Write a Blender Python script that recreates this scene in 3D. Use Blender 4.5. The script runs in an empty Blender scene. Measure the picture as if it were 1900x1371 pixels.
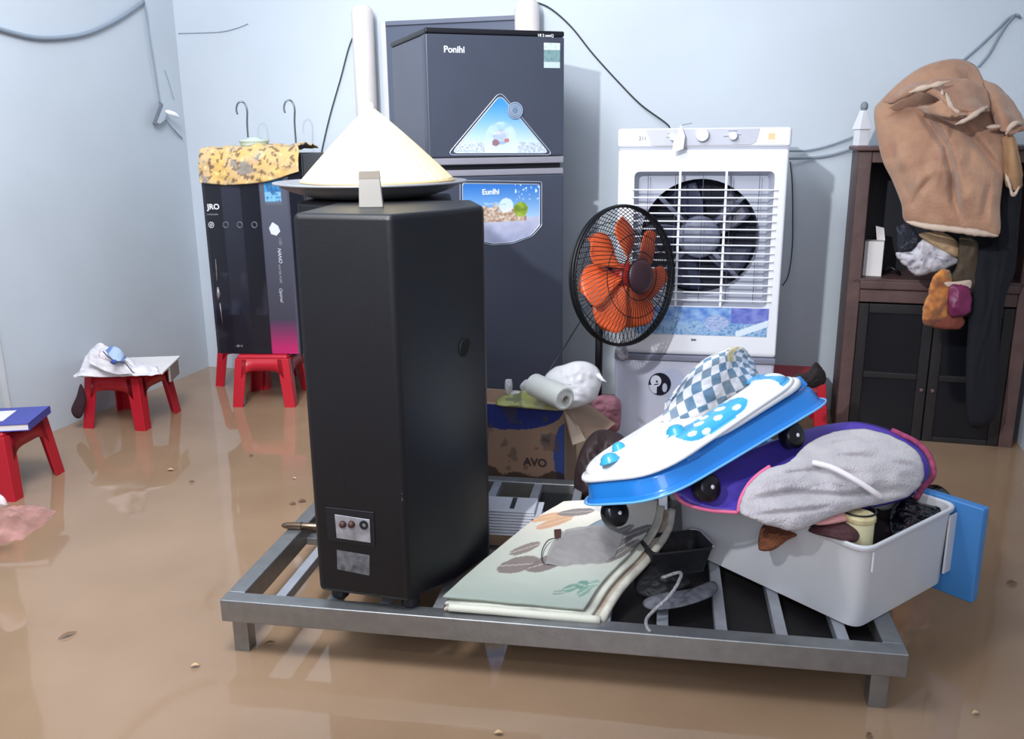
import bpy, bmesh, math, random
from mathutils import Vector, Matrix, noise
random.seed(7)
PI = math.pi
SC = bpy.context.scene
COL = SC.collection

# ------------------------------------------------------------------ camera, light, exposure
FPX, CAMZ, HOR, ROLL = 1650.0, 1.1, 250.0, 0.010
TH = math.atan((685.5 - HOR) / FPX)
CR, SR = math.cos(ROLL), math.sin(ROLL)
UPV = Vector((0, math.sin(TH), math.cos(TH)))
FWD = Vector((0, math.cos(TH), -math.sin(TH)))
XV = Vector((1, 0, 0))
RGT_C = XV * CR - UPV * SR
UP_C = XV * SR + UPV * CR
cam_d = bpy.data.cameras.new('camera')
cam = bpy.data.objects.new('camera', cam_d)
COL.objects.link(cam)
m3 = Matrix((RGT_C, UP_C, -FWD)).transposed()
cam.matrix_world = Matrix.Translation((0, 0, CAMZ)) @ m3.to_4x4()
cam_d.sensor_fit = 'HORIZONTAL'
cam_d.sensor_width = 36
cam_d.lens = FPX / 1900 * 36
cam_d.clip_start = 0.02
SC.camera = cam
CAM = Vector((0, 0, CAMZ))

SC.view_settings.view_transform = 'Standard'
SC.view_settings.look = 'None'
SC.view_settings.gamma = 1
SC.view_settings.use_curve_mapping = False
SC.view_settings.exposure = -0.18

wd = bpy.data.worlds.new('world')
SC.world = wd
wd.use_nodes = True
wd.node_tree.nodes['Background'].inputs[0].default_value = (0.62, 0.74, 1.0, 1)
wd.node_tree.nodes['Background'].inputs[1].default_value = 0.25


def area(name, loc, target, size, power, color, size_y=None):
    l = bpy.data.lights.new(name, 'AREA')
    l.energy = power
    l.color = color
    l.size = size
    if size_y:
        l.shape = 'RECTANGLE'
        l.size_y = size_y
    o = bpy.data.objects.new(name, l)
    COL.objects.link(o)
    o.location = loc
    d = Vector(target) - Vector(loc)
    o.rotation_euler = d.to_track_quat('-Z', 'Y').to_euler()
    return o


def spot(name, loc, target, angle, blend, power, color, radius):
    l = bpy.data.lights.new(name, 'SPOT')
    l.energy = power
    l.color = color
    l.spot_size = math.radians(angle)
    l.spot_blend = blend
    l.shadow_soft_size = radius
    o = bpy.data.objects.new(name, l)
    COL.objects.link(o)
    o.location = loc
    o.rotation_euler = (Vector(target) - Vector(loc)).to_track_quat('-Z', 'Y').to_euler()
    return o


spot('work_lamp', (-0.85, 0.15, 2.0), (0.20, 2.9, 0.90), 62, 0.8, 330, (0.96, 0.98, 1.0), 0.035)
area('left_wall_fill', (-0.75, 1.3, 2.45), (-1.95, 2.6, 1.3), 0.9, 85, (0.92, 0.95, 1.0))  # unseen fill added to brighten the left wall
area('ceiling_fill', (-0.9, 1.7, 2.85), (-1.0, 1.8, 0), 2.2, 24, (0.86, 0.92, 1.0), 2.2)  # added soft overhead fill, no opening in the ceiling
area('rear_fill', (-0.4, -1.6, 1.9), (-1.6, 3.0, 1.4), 1.6, 50, (0.94, 0.94, 1.0), 1.6)  # added fill behind the camera, no door there


# ------------------------------------------------------------------ pixel to world helpers
def ray(px, py):
    return RGT_C * (px - 950) + UP_C * (685.5 - py) + FWD * FPX


def W(px, py, d):                       # point at distance d in front of the camera
    r = ray(px, py)
    return CAM + r * (d / r.y)


def G(px, py, z=0.0):                   # point at height z
    r = ray(px, py)
    return CAM + r * ((z - CAMZ) / r.z)


def PL(px, py, p0, n):                  # point on a plane
    r = ray(px, py)
    p0 = Vector(p0)
    n = Vector(n)
    return CAM + r * ((p0 - CAM).dot(n) / r.dot(n))


# ------------------------------------------------------------------ materials
def lin(c):
    return tuple(((v / 255) / 12.92 if v / 255 <= 0.04045 else ((v / 255 + 0.055) / 1.055) ** 2.4) for v in c)


MATS = {}


def mat(name, col, rough=0.5, metal=0.0, var=0.06, scale=8, bump=0.0, bscale=60, coat=0.0, alpha=1.0,
        trans=0.0, spec=0.5, sheen=0.0, vc=False, col2=None, wave=None, ior=1.45, detail=4):
    if name in MATS:
        return MATS[name]
    m = bpy.data.materials.new(name)
    m.use_nodes = True
    nt = m.node_tree
    N = nt.nodes
    L = nt.links
    b = N['Principled BSDF']
    b.inputs['Roughness'].default_value = rough
    b.inputs['Metallic'].default_value = metal
    b.inputs['IOR'].default_value = ior
    b.inputs['Specular IOR Level'].default_value = spec
    b.inputs['Coat Weight'].default_value = coat
    b.inputs['Sheen Weight'].default_value = sheen
    b.inputs['Transmission Weight'].default_value = trans
    b.inputs['Alpha'].default_value = alpha
    tc = N.new('ShaderNodeTexCoord')
    nz = N.new('ShaderNodeTexNoise')
    nz.inputs['Scale'].default_value = scale
    nz.inputs['Detail'].default_value = detail
    L.new(tc.outputs['Object'], nz.inputs['Vector'])
    if vc:
        at = N.new('ShaderNodeAttribute')
        at.attribute_name = 'Col'
        base = at.outputs['Color']
    else:
        rgb = N.new('ShaderNodeRGB')
        rgb.outputs[0].default_value = (*lin(col), 1)
        base = rgb.outputs[0]
    if col2:
        mx = N.new('ShaderNodeMix')
        mx.data_type = 'RGBA'
        rp = N.new('ShaderNodeValToRGB')
        rp.color_ramp.elements[0].position = 0.42
        rp.color_ramp.elements[1].position = 0.58
        L.new(nz.outputs['Fac'], rp.inputs['Fac'])
        L.new(rp.outputs['Color'], mx.inputs['Factor'])
        L.new(base, mx.inputs['A'])
        mx.inputs['B'].default_value = (*lin(col2), 1)
        base = mx.outputs['Result']
    mr = N.new('ShaderNodeMapRange')
    mr.inputs['From Min'].default_value = 0.25
    mr.inputs['From Max'].default_value = 0.75
    mr.inputs['To Min'].default_value = 1 - var
    mr.inputs['To Max'].default_value = 1 + var
    L.new(nz.outputs['Fac'], mr.inputs['Value'])
    mu = N.new('ShaderNodeVectorMath')
    mu.operation = 'SCALE'
    L.new(base, mu.inputs[0])
    L.new(mr.outputs['Result'], mu.inputs['Scale'])
    L.new(mu.outputs['Vector'], b.inputs['Base Color'])
    if bump:
        nb = N.new('ShaderNodeTexNoise')
        nb.inputs['Scale'].default_value = bscale
        nb.inputs['Detail'].default_value = 3
        L.new(tc.outputs['Object'], nb.inputs['Vector'])
        src = nb.outputs['Fac']
        if wave:
            wv = N.new('ShaderNodeTexWave')
            wv.inputs['Scale'].default_value = wave
            wv.inputs['Distortion'].default_value = 2
            L.new(tc.outputs['Object'], wv.inputs['Vector'])
            src = wv.outputs['Fac']
        bp = N.new('ShaderNodeBump')
        bp.inputs['Strength'].default_value = bump
        bp.inputs['Distance'].default_value = 0.01
        L.new(src, bp.inputs['Height'])
        L.new(bp.outputs['Normal'], b.inputs['Normal'])
    MATS[name] = m
    return m


WALL = mat('wall_paint', (196, 205, 214), 0.7, var=0.05, scale=2.2, bump=0.06, bscale=25)
WALLG = mat('wall_trim_paint', (205, 208, 212), 0.6)
BLACKP = mat('black_textured_vinyl', (12, 13, 19), 0.42, spec=.5, bump=0.06, bscale=400, var=0.1)
STEEL = mat('brushed_steel', (150, 152, 154), 0.38, 0.8, var=0.12, scale=30, bump=0.05, bscale=120)
REDP = mat('red_plastic', (178, 28, 44), 0.35, var=0.05)
WHITEP = mat('white_plastic', (228, 229, 236), 0.35, var=0.02)
WHITEP2 = mat('drawer_white_plastic', (214, 215, 219), 0.4, var=0.03)
LAV = mat('lavender_plastic', (188, 190, 208), 0.4, var=0.04)
GREYP = mat('grey_plastic', (172, 176, 190), 0.4)
DARKP = mat('dark_plastic', (22, 23, 30), 0.4)
FRIDGE = mat('fridge_charcoal', (72, 77, 92), 0.35, 0.25, var=0.04)
FRIDGE_S = mat('fridge_side', (92, 96, 112), 0.42, 0.2, var=0.04)
SILVER = mat('silver_trim', (170, 168, 178), 0.35, 0.5)
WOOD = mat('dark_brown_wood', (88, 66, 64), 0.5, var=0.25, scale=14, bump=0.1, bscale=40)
WOODD = mat('shaded_lower_wood', (31, 28, 30), 0.45, var=0.25, scale=14)  # same cabinet wood, with the shade on its lower half put into the colour
BLACKM = mat('black_metal', (20, 21, 26), 0.4, 0.3)
PAPER = mat('paper_white', (226, 222, 222), 0.75, var=0.05, bump=0.1, bscale=30)
CARD = mat('cardboard', (166, 140, 120), 0.8, var=0.1, bump=0.1, bscale=80)
VC_CLOTH = mat('painted_cloth', None, 0.85, vc=True, bump=0.15, bscale=200, sheen=0.2)
VC_GLOSS = mat('printed_gloss', None, 0.3, vc=True, var=0.02)
VC_MATTE = mat('printed_matte', None, 0.6, vc=True, var=0.03)
VC_PLAS = mat('painted_plastic', None, 0.28, vc=True, var=0.02, coat=0.3)
WIRE = mat('dark_wire', (52, 60, 66), 0.5)
CABLE = mat('grey_cable', (140, 152, 166), 0.5)
TXTW = mat('white_print', (225, 228, 236), 0.5)
TXTD = mat('dark_print', (60, 60, 72), 0.5)


# ------------------------------------------------------------------ mesh building
class MB:
    def __init__(s):
        s.v = []
        s.f = []

    def add(s, vs, fs):
        o = len(s.v)
        s.v += [Vector(v) for v in vs]
        s.f += [tuple(i + o for i in f) for f in fs]
        return s

    def hexa(s, b, t):                  # four bottom points and four top points
        return s.add(list(b) + list(t), [(3, 2, 1, 0), (4, 5, 6, 7), (0, 1, 5, 4), (1, 2, 6, 5), (2, 3, 7, 6), (3, 0, 4, 7)])

    def box(s, c, d, mx=None):
        x, y, z = d[0] / 2, d[1] / 2, d[2] / 2
        q = [(-x, -y), (x, -y), (x, y), (-x, y)]
        b = [Vector((a[0], a[1], -z)) for a in q]
        t = [Vector((a[0], a[1], z)) for a in q]
        if mx is not None:
            b = [mx @ p for p in b]
            t = [mx @ p for p in t]
        c = Vector(c)
        return s.hexa([p + c for p in b], [p + c for p in t])

    def bb(s, x0, x1, y0, y1, z0, z1):
        return s.box(((x0 + x1) / 2, (y0 + y1) / 2, (z0 + z1) / 2), (abs(x1 - x0), abs(y1 - y0), abs(z1 - z0)))

    def bar(s, a, b, w, h, up=(0, 0, 1)):  # rectangular bar from a to b
        a, b = Vector(a), Vector(b)
        t = (b - a).normalized()
        sd = t.cross(Vector(up)).normalized() * (w / 2)
        u = sd.cross(t).normalized() * (h / 2)
        return s.hexa([a - sd - u, a + sd - u, a + sd + u, a - sd + u], [b - sd - u, b + sd - u, b + sd + u, b - sd + u])

    def prism(s, poly, z0, z1, taper=None):
        n = len(poly)
        b = [Vector((p[0], p[1], z0)) for p in poly]
        t = [Vector((p[0], p[1], z1)) for p in (taper or poly)]
        return s.add(b + t, [tuple(range(n - 1, -1, -1)), tuple(range(n, 2 * n))] + [(i, (i + 1) % n, n + (i + 1) % n, n + i) for i in range(n)])

    def slab(s, pts, off):              # polygon pts pushed by off
        n = len(pts)
        off = Vector(off)
        p = [Vector(q) for q in pts]
        return s.add(p + [q + off for q in p], [tuple(range(n - 1, -1, -1)), tuple(range(n, 2 * n))] + [(i, (i + 1) % n, n + (i + 1) % n, n + i) for i in range(n)])

    def tube(s, pts, r, n=8, closed=False, caps=True):
        pts = [Vector(p) for p in pts]
        m = len(pts)
        rr = r if isinstance(r, (list, tuple)) else [r] * m
        vs = []
        prev = None
        for i in range(m):
            if closed:
                t = pts[(i + 1) % m] - pts[i - 1]
            else:
                t = pts[min(i + 1, m - 1)] - pts[max(i - 1, 0)]
            if t.length < 1e-9:
                t = Vector((0, 0, 1))
            t.normalize()
            if prev is None:
                a = Vector((0, 0, 1)) if abs(t.z) < 0.9 else Vector((1, 0, 0))
                u = t.cross(a).normalized()
            else:
                u = prev - t * prev.dot(t)
                u.normalize()
            prev = u
            w = t.cross(u)
            for k in range(n):
                an = 2 * PI * k / n
                vs.append(pts[i] + (u * math.cos(an) + w * math.sin(an)) * rr[i])
        fs = []
        for i in range(m if closed else m - 1):
            j = (i + 1) % m
            for k in range(n):
                k2 = (k + 1) % n
                fs.append((i * n + k, i * n + k2, j * n + k2, j * n + k))
        if caps and not closed:
            fs.append(tuple(range(n - 1, -1, -1)))
            fs.append(tuple((m - 1) * n + k for k in range(n)))
        return s.add(vs, fs)

    def lathe(s, prof, n=32, mx=None, closed=False):
        vs = []
        for r, z in prof:
            for k in range(n):
                a = 2 * PI * k / n
                p = Vector((r * math.cos(a), r * math.sin(a), z))
                vs.append(mx @ p if mx is not None else p)
        m = len(prof)
        fs = []
        for i in range(m if closed else m - 1):
            j = (i + 1) % m
            for k in range(n):
                k2 = (k + 1) % n
                fs.append((i * n + k, i * n + k2, j * n + k2, j * n + k))
        if not closed:
            if prof[0][0] > 1e-6:
                fs.append(tuple(range(n - 1, -1, -1)))
            if prof[-1][0] > 1e-6:
                fs.append(tuple((m - 1) * n + k for k in range(n)))
        return s.add(vs, fs)

    def grid(s, nu, nv, f):
        vs = [f(i / nu, j / nv) for j in range(nv + 1) for i in range(nu + 1)]
        fs = [(j * (nu + 1) + i, j * (nu + 1) + i + 1, (j + 1) * (nu + 1) + i + 1, (j + 1) * (nu + 1) + i) for j in range(nv) for i in range(nu)]
        return s.add(vs, fs)

    def obj(s, name, material, parent=None, smooth=False, bevel=0, seg=2, sub=0, solid=0, weld=False, paint=None, recalc=True):
        me = bpy.data.meshes.new(name)
        me.from_pydata([tuple(v) for v in s.v], [], s.f)
        bm = bmesh.new()
        bm.from_mesh(me)
        if weld:
            bmesh.ops.remove_doubles(bm, verts=bm.verts, dist=1e-5)
        if recalc:
            bmesh.ops.recalc_face_normals(bm, faces=bm.faces)
        bm.to_mesh(me)
        bm.free()
        if material:
            me.materials.append(material)
        if smooth:
            for p in me.polygons:
                p.use_smooth = True
        if paint:
            ca = me.color_attributes.new('Col', 'FLOAT_COLOR', 'POINT')
            for i, v in enumerate(me.vertices):
                c = paint(v.co)
                ca.data[i].color = (*lin(c), 1)
        o = bpy.data.objects.new(name, me)
        COL.objects.link(o)
        if parent:
            o.parent = parent
        if solid:
            q = o.modifiers.new('solid', 'SOLIDIFY')
            q.thickness = solid
            q.offset = 0
        if bevel:
            q = o.modifiers.new('bevel', 'BEVEL')
            q.width = bevel
            q.segments = seg
            q.limit_method = 'ANGLE'
            q.angle_limit = math.radians(35)
            q.harden_normals = False
            for p in me.polygons:
                p.use_smooth = True
            e = o.modifiers.new('wn', 'WEIGHTED_NORMAL')
            e.keep_sharp = True
        if sub:
            q = o.modifiers.new('sub', 'SUBSURF')
            q.levels = sub
            q.render_levels = sub
        return o


def tag(o, label, cat, group=None, kind=None):
    o['label'] = label
    o['category'] = cat
    if group:
        o['group'] = group
    if kind:
        o['kind'] = kind
    return o


def thing(name, label, cat, loc=(0, 0, 0), rz=0.0, group=None):
    e = bpy.data.objects.new(name, None)
    COL.objects.link(e)
    e.empty_display_size = 0.05
    e.location = loc
    e.rotation_euler = (0, 0, rz)
    return tag(e, label, cat, group)


def struct(o):
    o['kind'] = 'structure'
    return o


def copy_thing(root, loc, rz, label, group=None):
    r = root.copy()
    COL.objects.link(r)
    r.location = loc
    r.rotation_euler = (0, 0, rz)
    r['label'] = label
    if group:
        r['group'] = group
    for ch in list(root.children):
        c = ch.copy()
        COL.objects.link(c)
        c.parent = r
        for g in list(ch.children):
            d = g.copy()
            COL.objects.link(d)
            d.parent = c
    return r


def text(name, s, size, o, ex, ez, m, parent, ext=0.0006, shear=0.0, weight=0.0, sx=1.0):
    """lettering: origin o, x direction ex, up direction ez, in the parent's space"""
    cu = bpy.data.curves.new(name, 'FONT')
    cu.body = s
    cu.size = size
    cu.extrude = ext
    cu.shear = shear
    cu.offset = weight
    t = bpy.data.objects.new(name, cu)
    dg = bpy.context.evaluated_depsgraph_get()
    COL.objects.link(t)
    dg.update()
    me = bpy.data.meshes.new_from_object(t.evaluated_get(bpy.context.evaluated_depsgraph_get()))
    bpy.data.objects.remove(t)
    ex = Vector(ex).normalized()
    ez = Vector(ez).normalized()
    n = ex.cross(ez)
    M = Matrix((ex * sx, ez, n)).transposed().to_4x4()
    M.translation = Vector(o)
    me.transform(M)
    me.materials.clear()
    me.materials.append(m)
    ob = bpy.data.objects.new(name, me)
    COL.objects.link(ob)
    if parent:
        ob.parent = parent
    return ob


def crom(P, t, closed=False):
    n = len(P)
    if closed:
        t = t % n
        i = int(t)
        f = t - i
        a, b, c, d = P[(i - 1) % n], P[i % n], P[(i + 1) % n], P[(i + 2) % n]
    else:
        t = min(max(t, 0), n - 1 - 1e-6)
        i = int(t)
        f = t - i
        b, c = P[i], P[i + 1]
        a = P[i - 1] if i > 0 else b * 2 - c
        d = P[i + 2] if i + 2 < n else c * 2 - b
    return 0.5 * ((2 * b) + (c - a) * f + (2 * a - 5 * b + 4 * c - d) * f * f + (3 * b - a - 3 * c + d) * f ** 3)


def spline(P, n, closed=False):
    P = [Vector(p) for p in P]
    m = len(P)
    if closed:
        return [crom(P, m * i / n, True) for i in range(n)]
    return [crom(P, (m - 1) * i / (n - 1)) for i in range(n)]


def net(rows, nu, nv, amp=0.0, fs=8.0, seed=0, stretch=(1, 1, 1), mb=None):
    """smooth sheet through a net of control points; noise pushes it along its normal"""
    R = [[Vector(p) for p in r] for r in rows]
    nr = len(R)

    def pt(u, v):
        cols = [crom(r, u * (len(r) - 1)) for r in R]
        return crom(cols, v * (nr - 1))

    def f(u, v):
        p = pt(u, v)
        if amp:
            e = 0.01
            du = pt(min(u + e, 1), v) - pt(max(u - e, 0), v)
            dv = pt(u, min(v + e, 1)) - pt(u, max(v - e, 0))
            nn = du.cross(dv)
            if nn.length > 1e-12:
                nn.normalize()
            q = Vector((p.x * fs * stretch[0] + seed, p.y * fs * stretch[1], p.z * fs * stretch[2]))
            w = noise.noise(q) + 0.5 * noise.noise(q * 2.1) + 0.25 * noise.noise(q * 4.3)
            p = p + nn * (w * amp)
        return p
    mb = mb or MB()
    mb.grid(nu, nv, f)
    return mb


def to_px(p):
    d = p - CAM
    f = d.dot(FWD)
    return 950 + FPX * d.dot(RGT_C) / f, 685.5 - FPX * d.dot(UP_C) / f


def crease_disp(p, creases):
    """valleys along drawn fold lines, the cloth standing up on one side of each"""
    x, y = to_px(p)
    w = 0.0
    for pts, depth, wid, step, sw in creases:
        best = (1e9, 0, 0)
        n = len(pts) - 1
        for i in range(n):
            (x0, y0), (x1, y1) = pts[i], pts[i + 1]
            dx, dy = x1 - x0, y1 - y0
            L2 = dx * dx + dy * dy
            t = max(0, min(1, ((x - x0) * dx + (y - y0) * dy) / L2))
            ex, ey = x - x0 - dx * t, y - y0 - dy * t
            dd = math.hypot(ex, ey)
            if dd < best[0]:
                sg = 1 if ex * dy - ey * dx > 0 else -1
                best = (dd, sg, (i + t) / n)
        d, sg, tt = best
        env = min(1, 4 * min(tt + .06, 1.06 - tt))
        w -= depth * env * math.exp(-(d / wid) ** 2)
        if sg > 0:
            w += step * env * math.exp(-(d / sw)) * (1 - math.exp(-(d / wid)))
    return w


def blob(outline, centre, tf, tb, amp=0.0, fs=12.0, seed=0.0, N=72, R=14, stretch=(1, 1, 1), flat=0.5, rag=0.0, fine=0.0, fold=None, creases=None):
    """closed soft body: outline points (world), centre, thickness to the front and the back"""
    O = spline(outline, N, True)
    C = Vector(centre)
    vd = (CAM - C).normalized()
    mb = MB()
    vs = [None]

    def disp(p, s):
        q = Vector((p.x * fs * stretch[0] + seed, p.y * fs * stretch[1] + seed, p.z * fs * stretch[2]))
        w = noise.noise(q) + 0.5 * (1 - 2 * abs(noise.noise(q * 1.9))) + 0.3 * noise.noise(q * 4.1)
        w2 = noise.noise(p * 150) * fine
        if fold:
            for k_, (kx, ky, ph_) in enumerate(((1.0, .22, .0), (.75, -.45, 1.7), (.2, .9, .6))):
                g = (p.x * kx + p.z * ky) * fold[1] + 1.6 * noise.noise(p * 3.0 + Vector((seed, k_ * 3.1, 0))) + ph_ + seed
                w2 += fold[0] * (1 - 2.2 * abs(math.sin(g))) * (.5 + .5 * noise.noise(p * 4 + Vector((k_ * 5.0, seed, 0)))) * (1 - s ** 3)
        if creases:
            w2 += crease_disp(p, creases) * (1 - s ** 6)
        return w * amp * (1 - s ** 4) + w2
    vs[0] = C + vd * (tf + disp(C, 0))
    for k in range(1, R + 1):
        s = k / R
        for j, o in enumerate(O):
            oo = o
            if rag:
                oo = C + (o - C) * (1 + rag * noise.noise(o * 40 + Vector((seed, 0, 0))) + rag * 0.6 * noise.noise(o * 110))
            p = C + (oo - C) * s
            vs.append(p + vd * (tf * (1 - s * s) ** flat + disp(p, s)))
    fs_ = [(0, 1 + j, 1 + (j + 1) % N) for j in range(N)]
    for k in range(R - 1):
        for j in range(N):
            j2 = (j + 1) % N
            a = 1 + k * N
            b = a + N
            fs_.append((a + j, b + j, b + j2, a + j2))
    last = 1 + (R - 1) * N
    base = len(vs)
    RB = 4
    for k in range(RB - 1, 0, -1):
        s = k / RB
        for o in O:
            p = C + (o - C) * s
            vs.append(p - vd * (tb * (1 - s * s) ** 0.5))
    prev = last
    for k in range(RB - 1):
        cur = base + k * N
        for j in range(N):
            j2 = (j + 1) % N
            fs_.append((prev + j, cur + j, cur + j2, prev + j2))
        prev = cur
    vs.append(C - vd * tb)
    ci = len(vs) - 1
    for j in range(N):
        fs_.append((prev + j, ci, prev + (j + 1) % N))
    mb.add(vs, fs_)
    return mb


def inside(p, poly):
    x, y = p
    c = False
    n = len(poly)
    j = n - 1
    for i in range(n):
        xi, yi = poly[i]
        xj, yj = poly[j]
        if (yi > y) != (yj > y) and x < (xj - xi) * (y - yi) / (yj - yi + 1e-12) + xi:
            c = not c
        j = i
    return c


def sticker(name, poly, fn, parent, m, to3, res=90, thick=0.0015, nrm=(0, -1, 0)):
    """flat printed panel: poly in 2-D panel units, fn(u,v in 0..1)->rgb, to3(x,y)->point"""
    xs = [p[0] for p in poly]
    ys = [p[1] for p in poly]
    x0, x1, y0, y1 = min(xs), max(xs), min(ys), max(ys)
    nu = res
    nv = max(8, int(res * (y1 - y0) / (x1 - x0)))
    mb = MB()
    idx = {}
    vs = []
    fs = []
    uv = []

    def gi(i, j):
        if (i, j) not in idx:
            idx[(i, j)] = len(vs)
            u, v = i / nu, j / nv
            vs.append(Vector(to3(x0 + (x1 - x0) * u, y0 + (y1 - y0) * v)))
            uv.append((u, v))
        return idx[(i, j)]
    for j in range(nv):
        for i in range(nu):
            if inside((x0 + (x1 - x0) * (i + .5) / nu, y0 + (y1 - y0) * (j + .5) / nv), poly):
                fs.append((gi(i, j), gi(i + 1, j), gi(i + 1, j + 1), gi(i, j + 1)))
    mb.add(vs, fs)
    it = iter(uv)
    return mb.obj(name, m, parent, paint=lambda co: fn(*next(it)), solid=thick, recalc=False)


def mixc(a, b, t):
    t = max(0, min(1, t))
    return tuple(a[i] * (1 - t) + b[i] * t for i in range(3))


def fbm(x, y, z=0.0):
    q = Vector((x, y, z))
    return noise.noise(q) + 0.5 * noise.noise(q * 2.03) + 0.25 * noise.noise(q * 4.1)


def rz2(v, a):
    return Vector((v[0] * math.cos(a) - v[1] * math.sin(a), v[0] * math.sin(a) + v[1] * math.cos(a), 0))


# ------------------------------------------------------------------ the room, turned 16 degrees against the camera
RA = math.radians(-16)
E1 = Vector((math.cos(RA), math.sin(RA), 0))
E2 = Vector((-math.sin(RA), math.cos(RA), 0))
C0 = G(388, 680, 0)                     # left back corner at the water line
WID = 3.55
FLOORZ = -0.08


def RM(a, b, z=0.0):                    # room coordinates: a along the back wall, b towards the camera
    return C0 + E1 * a - E2 * b + Vector((0, 0, z))


def room_box(name, a0, a1, b0, b1, z0, z1, m):
    q = [RM(a0, b1), RM(a1, b1), RM(a1, b0), RM(a0, b0)]
    mb = MB().hexa([p + Vector((0, 0, z0)) for p in q], [p + Vector((0, 0, z1)) for p in q])
    return struct(mb.obj(name, m))


HT = 3.0
room_box('wall_back', -0.15, WID + 0.15, -0.15, 0, FLOORZ, HT, WALL)
DB0, DB1 = 1.22, 2.25                   # doorway in the left wall
mbw = MB()
for a0, a1, b0, b1, z0, z1 in ((-0.15, 0, 0, DB0, FLOORZ, HT), (-0.15, 0, DB1, 6.4, FLOORZ, HT), (-0.15, 0, DB0, DB1, 2.1, HT)):
    q = [RM(a0, b1), RM(a1, b1), RM(a1, b0), RM(a0, b0)]
    mbw.hexa([p + Vector((0, 0, z0)) for p in q], [p + Vector((0, 0, z1)) for p in q])
struct(mbw.obj('wall_left', WALL))
room_box('wall_right', WID, WID + 0.15, 0, 6.4, FLOORZ, HT, WALL)
room_box('wall_front', -0.15, WID + 0.15, 6.4, 6.55, FLOORZ, HT, WALL)
room_box('ceiling', -0.15, WID + 0.15, -0.15, 6.55, HT, HT + 0.1, mat('ceiling_paint', (225, 228, 230), 0.8))
room_box('floor', -0.3, WID + 0.3, -0.3, 6.55, FLOORZ - 0.1, FLOORZ, mat('muddy_floor', (130, 100, 75), 0.6))
DOORG = mat('green_door_paint', (38, 78, 74), 0.5, var=0.1)
d1 = room_box('door_1', -0.11, -0.06, DB0 + 0.03, DB1 - 0.03, FLOORZ + 0.002, 2.08, DOORG)
tr = MB()
for b in (DB0 + 0.012, DB1 - 0.012):
    tr.hexa([RM(-0.12, b + .012), RM(0.012, b + .012), RM(0.012, b - .012), RM(-0.12, b - .012)],
            [RM(-0.12, b + .012, 2.1), RM(0.012, b + .012, 2.1), RM(0.012, b - .012, 2.1), RM(-0.12, b - .012, 2.1)])
tr.v = [v + Vector((0, 0, FLOORZ if v.z < 1 else 0)) for v in tr.v]
struct(tr.obj('trim_1', WALLG))


def on_back(px, py, off=0.0):
    return PL(px, py, RM(0, 0 + off), E2)


def on_left(px, py, off=0.0):
    return PL(px, py, RM(off, 0), E1)


def on_right(px, py, off=0.0):
    return PL(px, py, RM(WID - off, 0), E1)


# flood water
def water_mat():
    m = bpy.data.materials.new('muddy_water')
    m.use_nodes = True
    nt = m.node_tree
    N, L = nt.nodes, nt.links
    b = N['Principled BSDF']
    tc = N.new('ShaderNodeTexCoord')
    nz = N.new('ShaderNodeTexNoise')
    nz.inputs['Scale'].default_value = 1.6
    nz.inputs['Detail'].default_value = 5
    L.new(tc.outputs['Object'], nz.inputs['Vector'])
    rp = N.new('ShaderNodeValToRGB')
    rp.color_ramp.elements[0].position = 0.3
    rp.color_ramp.elements[0].color = (*lin((142, 115, 91)), 1)
    rp.color_ramp.elements[1].position = 0.75
    rp.color_ramp.elements[1].color = (*lin((166, 138, 112)), 1)
    L.new(nz.outputs['Fac'], rp.inputs['Fac'])
    L.new(rp.outputs['Color'], b.inputs['Base Color'])
    b.inputs['Roughness'].default_value = 0.05
    b.inputs['IOR'].default_value = 1.42
    b.inputs['Specular IOR Level'].default_value = 0.7
    n2 = N.new('ShaderNodeTexNoise')
    n2.inputs['Scale'].default_value = 3.0
    n2.inputs['Detail'].default_value = 2
    L.new(tc.outputs['Object'], n2.inputs['Vector'])
    bp = N.new('ShaderNodeBump')
    bp.inputs['Strength'].default_value = 0.25
    bp.inputs['Distance'].default_value = 0.012
    L.new(n2.outputs['Fac'], bp.inputs['Height'])
    L.new(bp.outputs['Normal'], b.inputs['Normal'])
    return m


q = [RM(-0.0, 6.4), RM(WID, 6.4), RM(WID, 0), RM(-0.0, 0)]
water = MB().hexa([p + Vector((0, 0, FLOORZ + 0.001)) for p in q], [p for p in q]).obj('floodwater', water_mat())
tag(water, 'shallow brown muddy floodwater covering the whole floor', 'water', kind='stuff')

# ------------------------------------------------------------------ steel bed frame
FZ = 0.13
FL = G(407, 1113, FZ)
FR = G(1688, 1215, FZ)
fx = (FR - FL).normalized()
fy = Vector((-fx.y, fx.x, 0))
flen = (FR - FL).length
FD = 0.80
fr = thing('slatted_bed_base', 'low grey steel slatted bed base standing in the floodwater, carrying the speaker and drawer', 'bed base', (FL.x, FL.y, 0), math.atan2(fx.y, fx.x))
TH5, TW = 0.052, 0.04
MB().bb(0, flen, 0, TW, FZ - TH5, FZ).obj('front_rail', STEEL, fr, bevel=0.003)
MB().bb(0, flen, FD - TW, FD, FZ - TH5, FZ).obj('back_rail', STEEL, fr, bevel=0.003)
MB().bb(0, TW, TW, FD - TW, FZ - TH5, FZ - 0.0005).obj('side_rail', STEEL, fr, bevel=0.003)
MB().bb(flen - TW, flen, TW, FD - TW, FZ - TH5, FZ - 0.0005).obj('side_rail', STEEL, fr, bevel=0.003)
MB().bb(TW, flen - TW, FD / 2 - .015, FD / 2 + .015, FZ - TH5, FZ - 0.032).obj('cross_bar', STEEL, fr, bevel=0.002)
NS = 12
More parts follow.
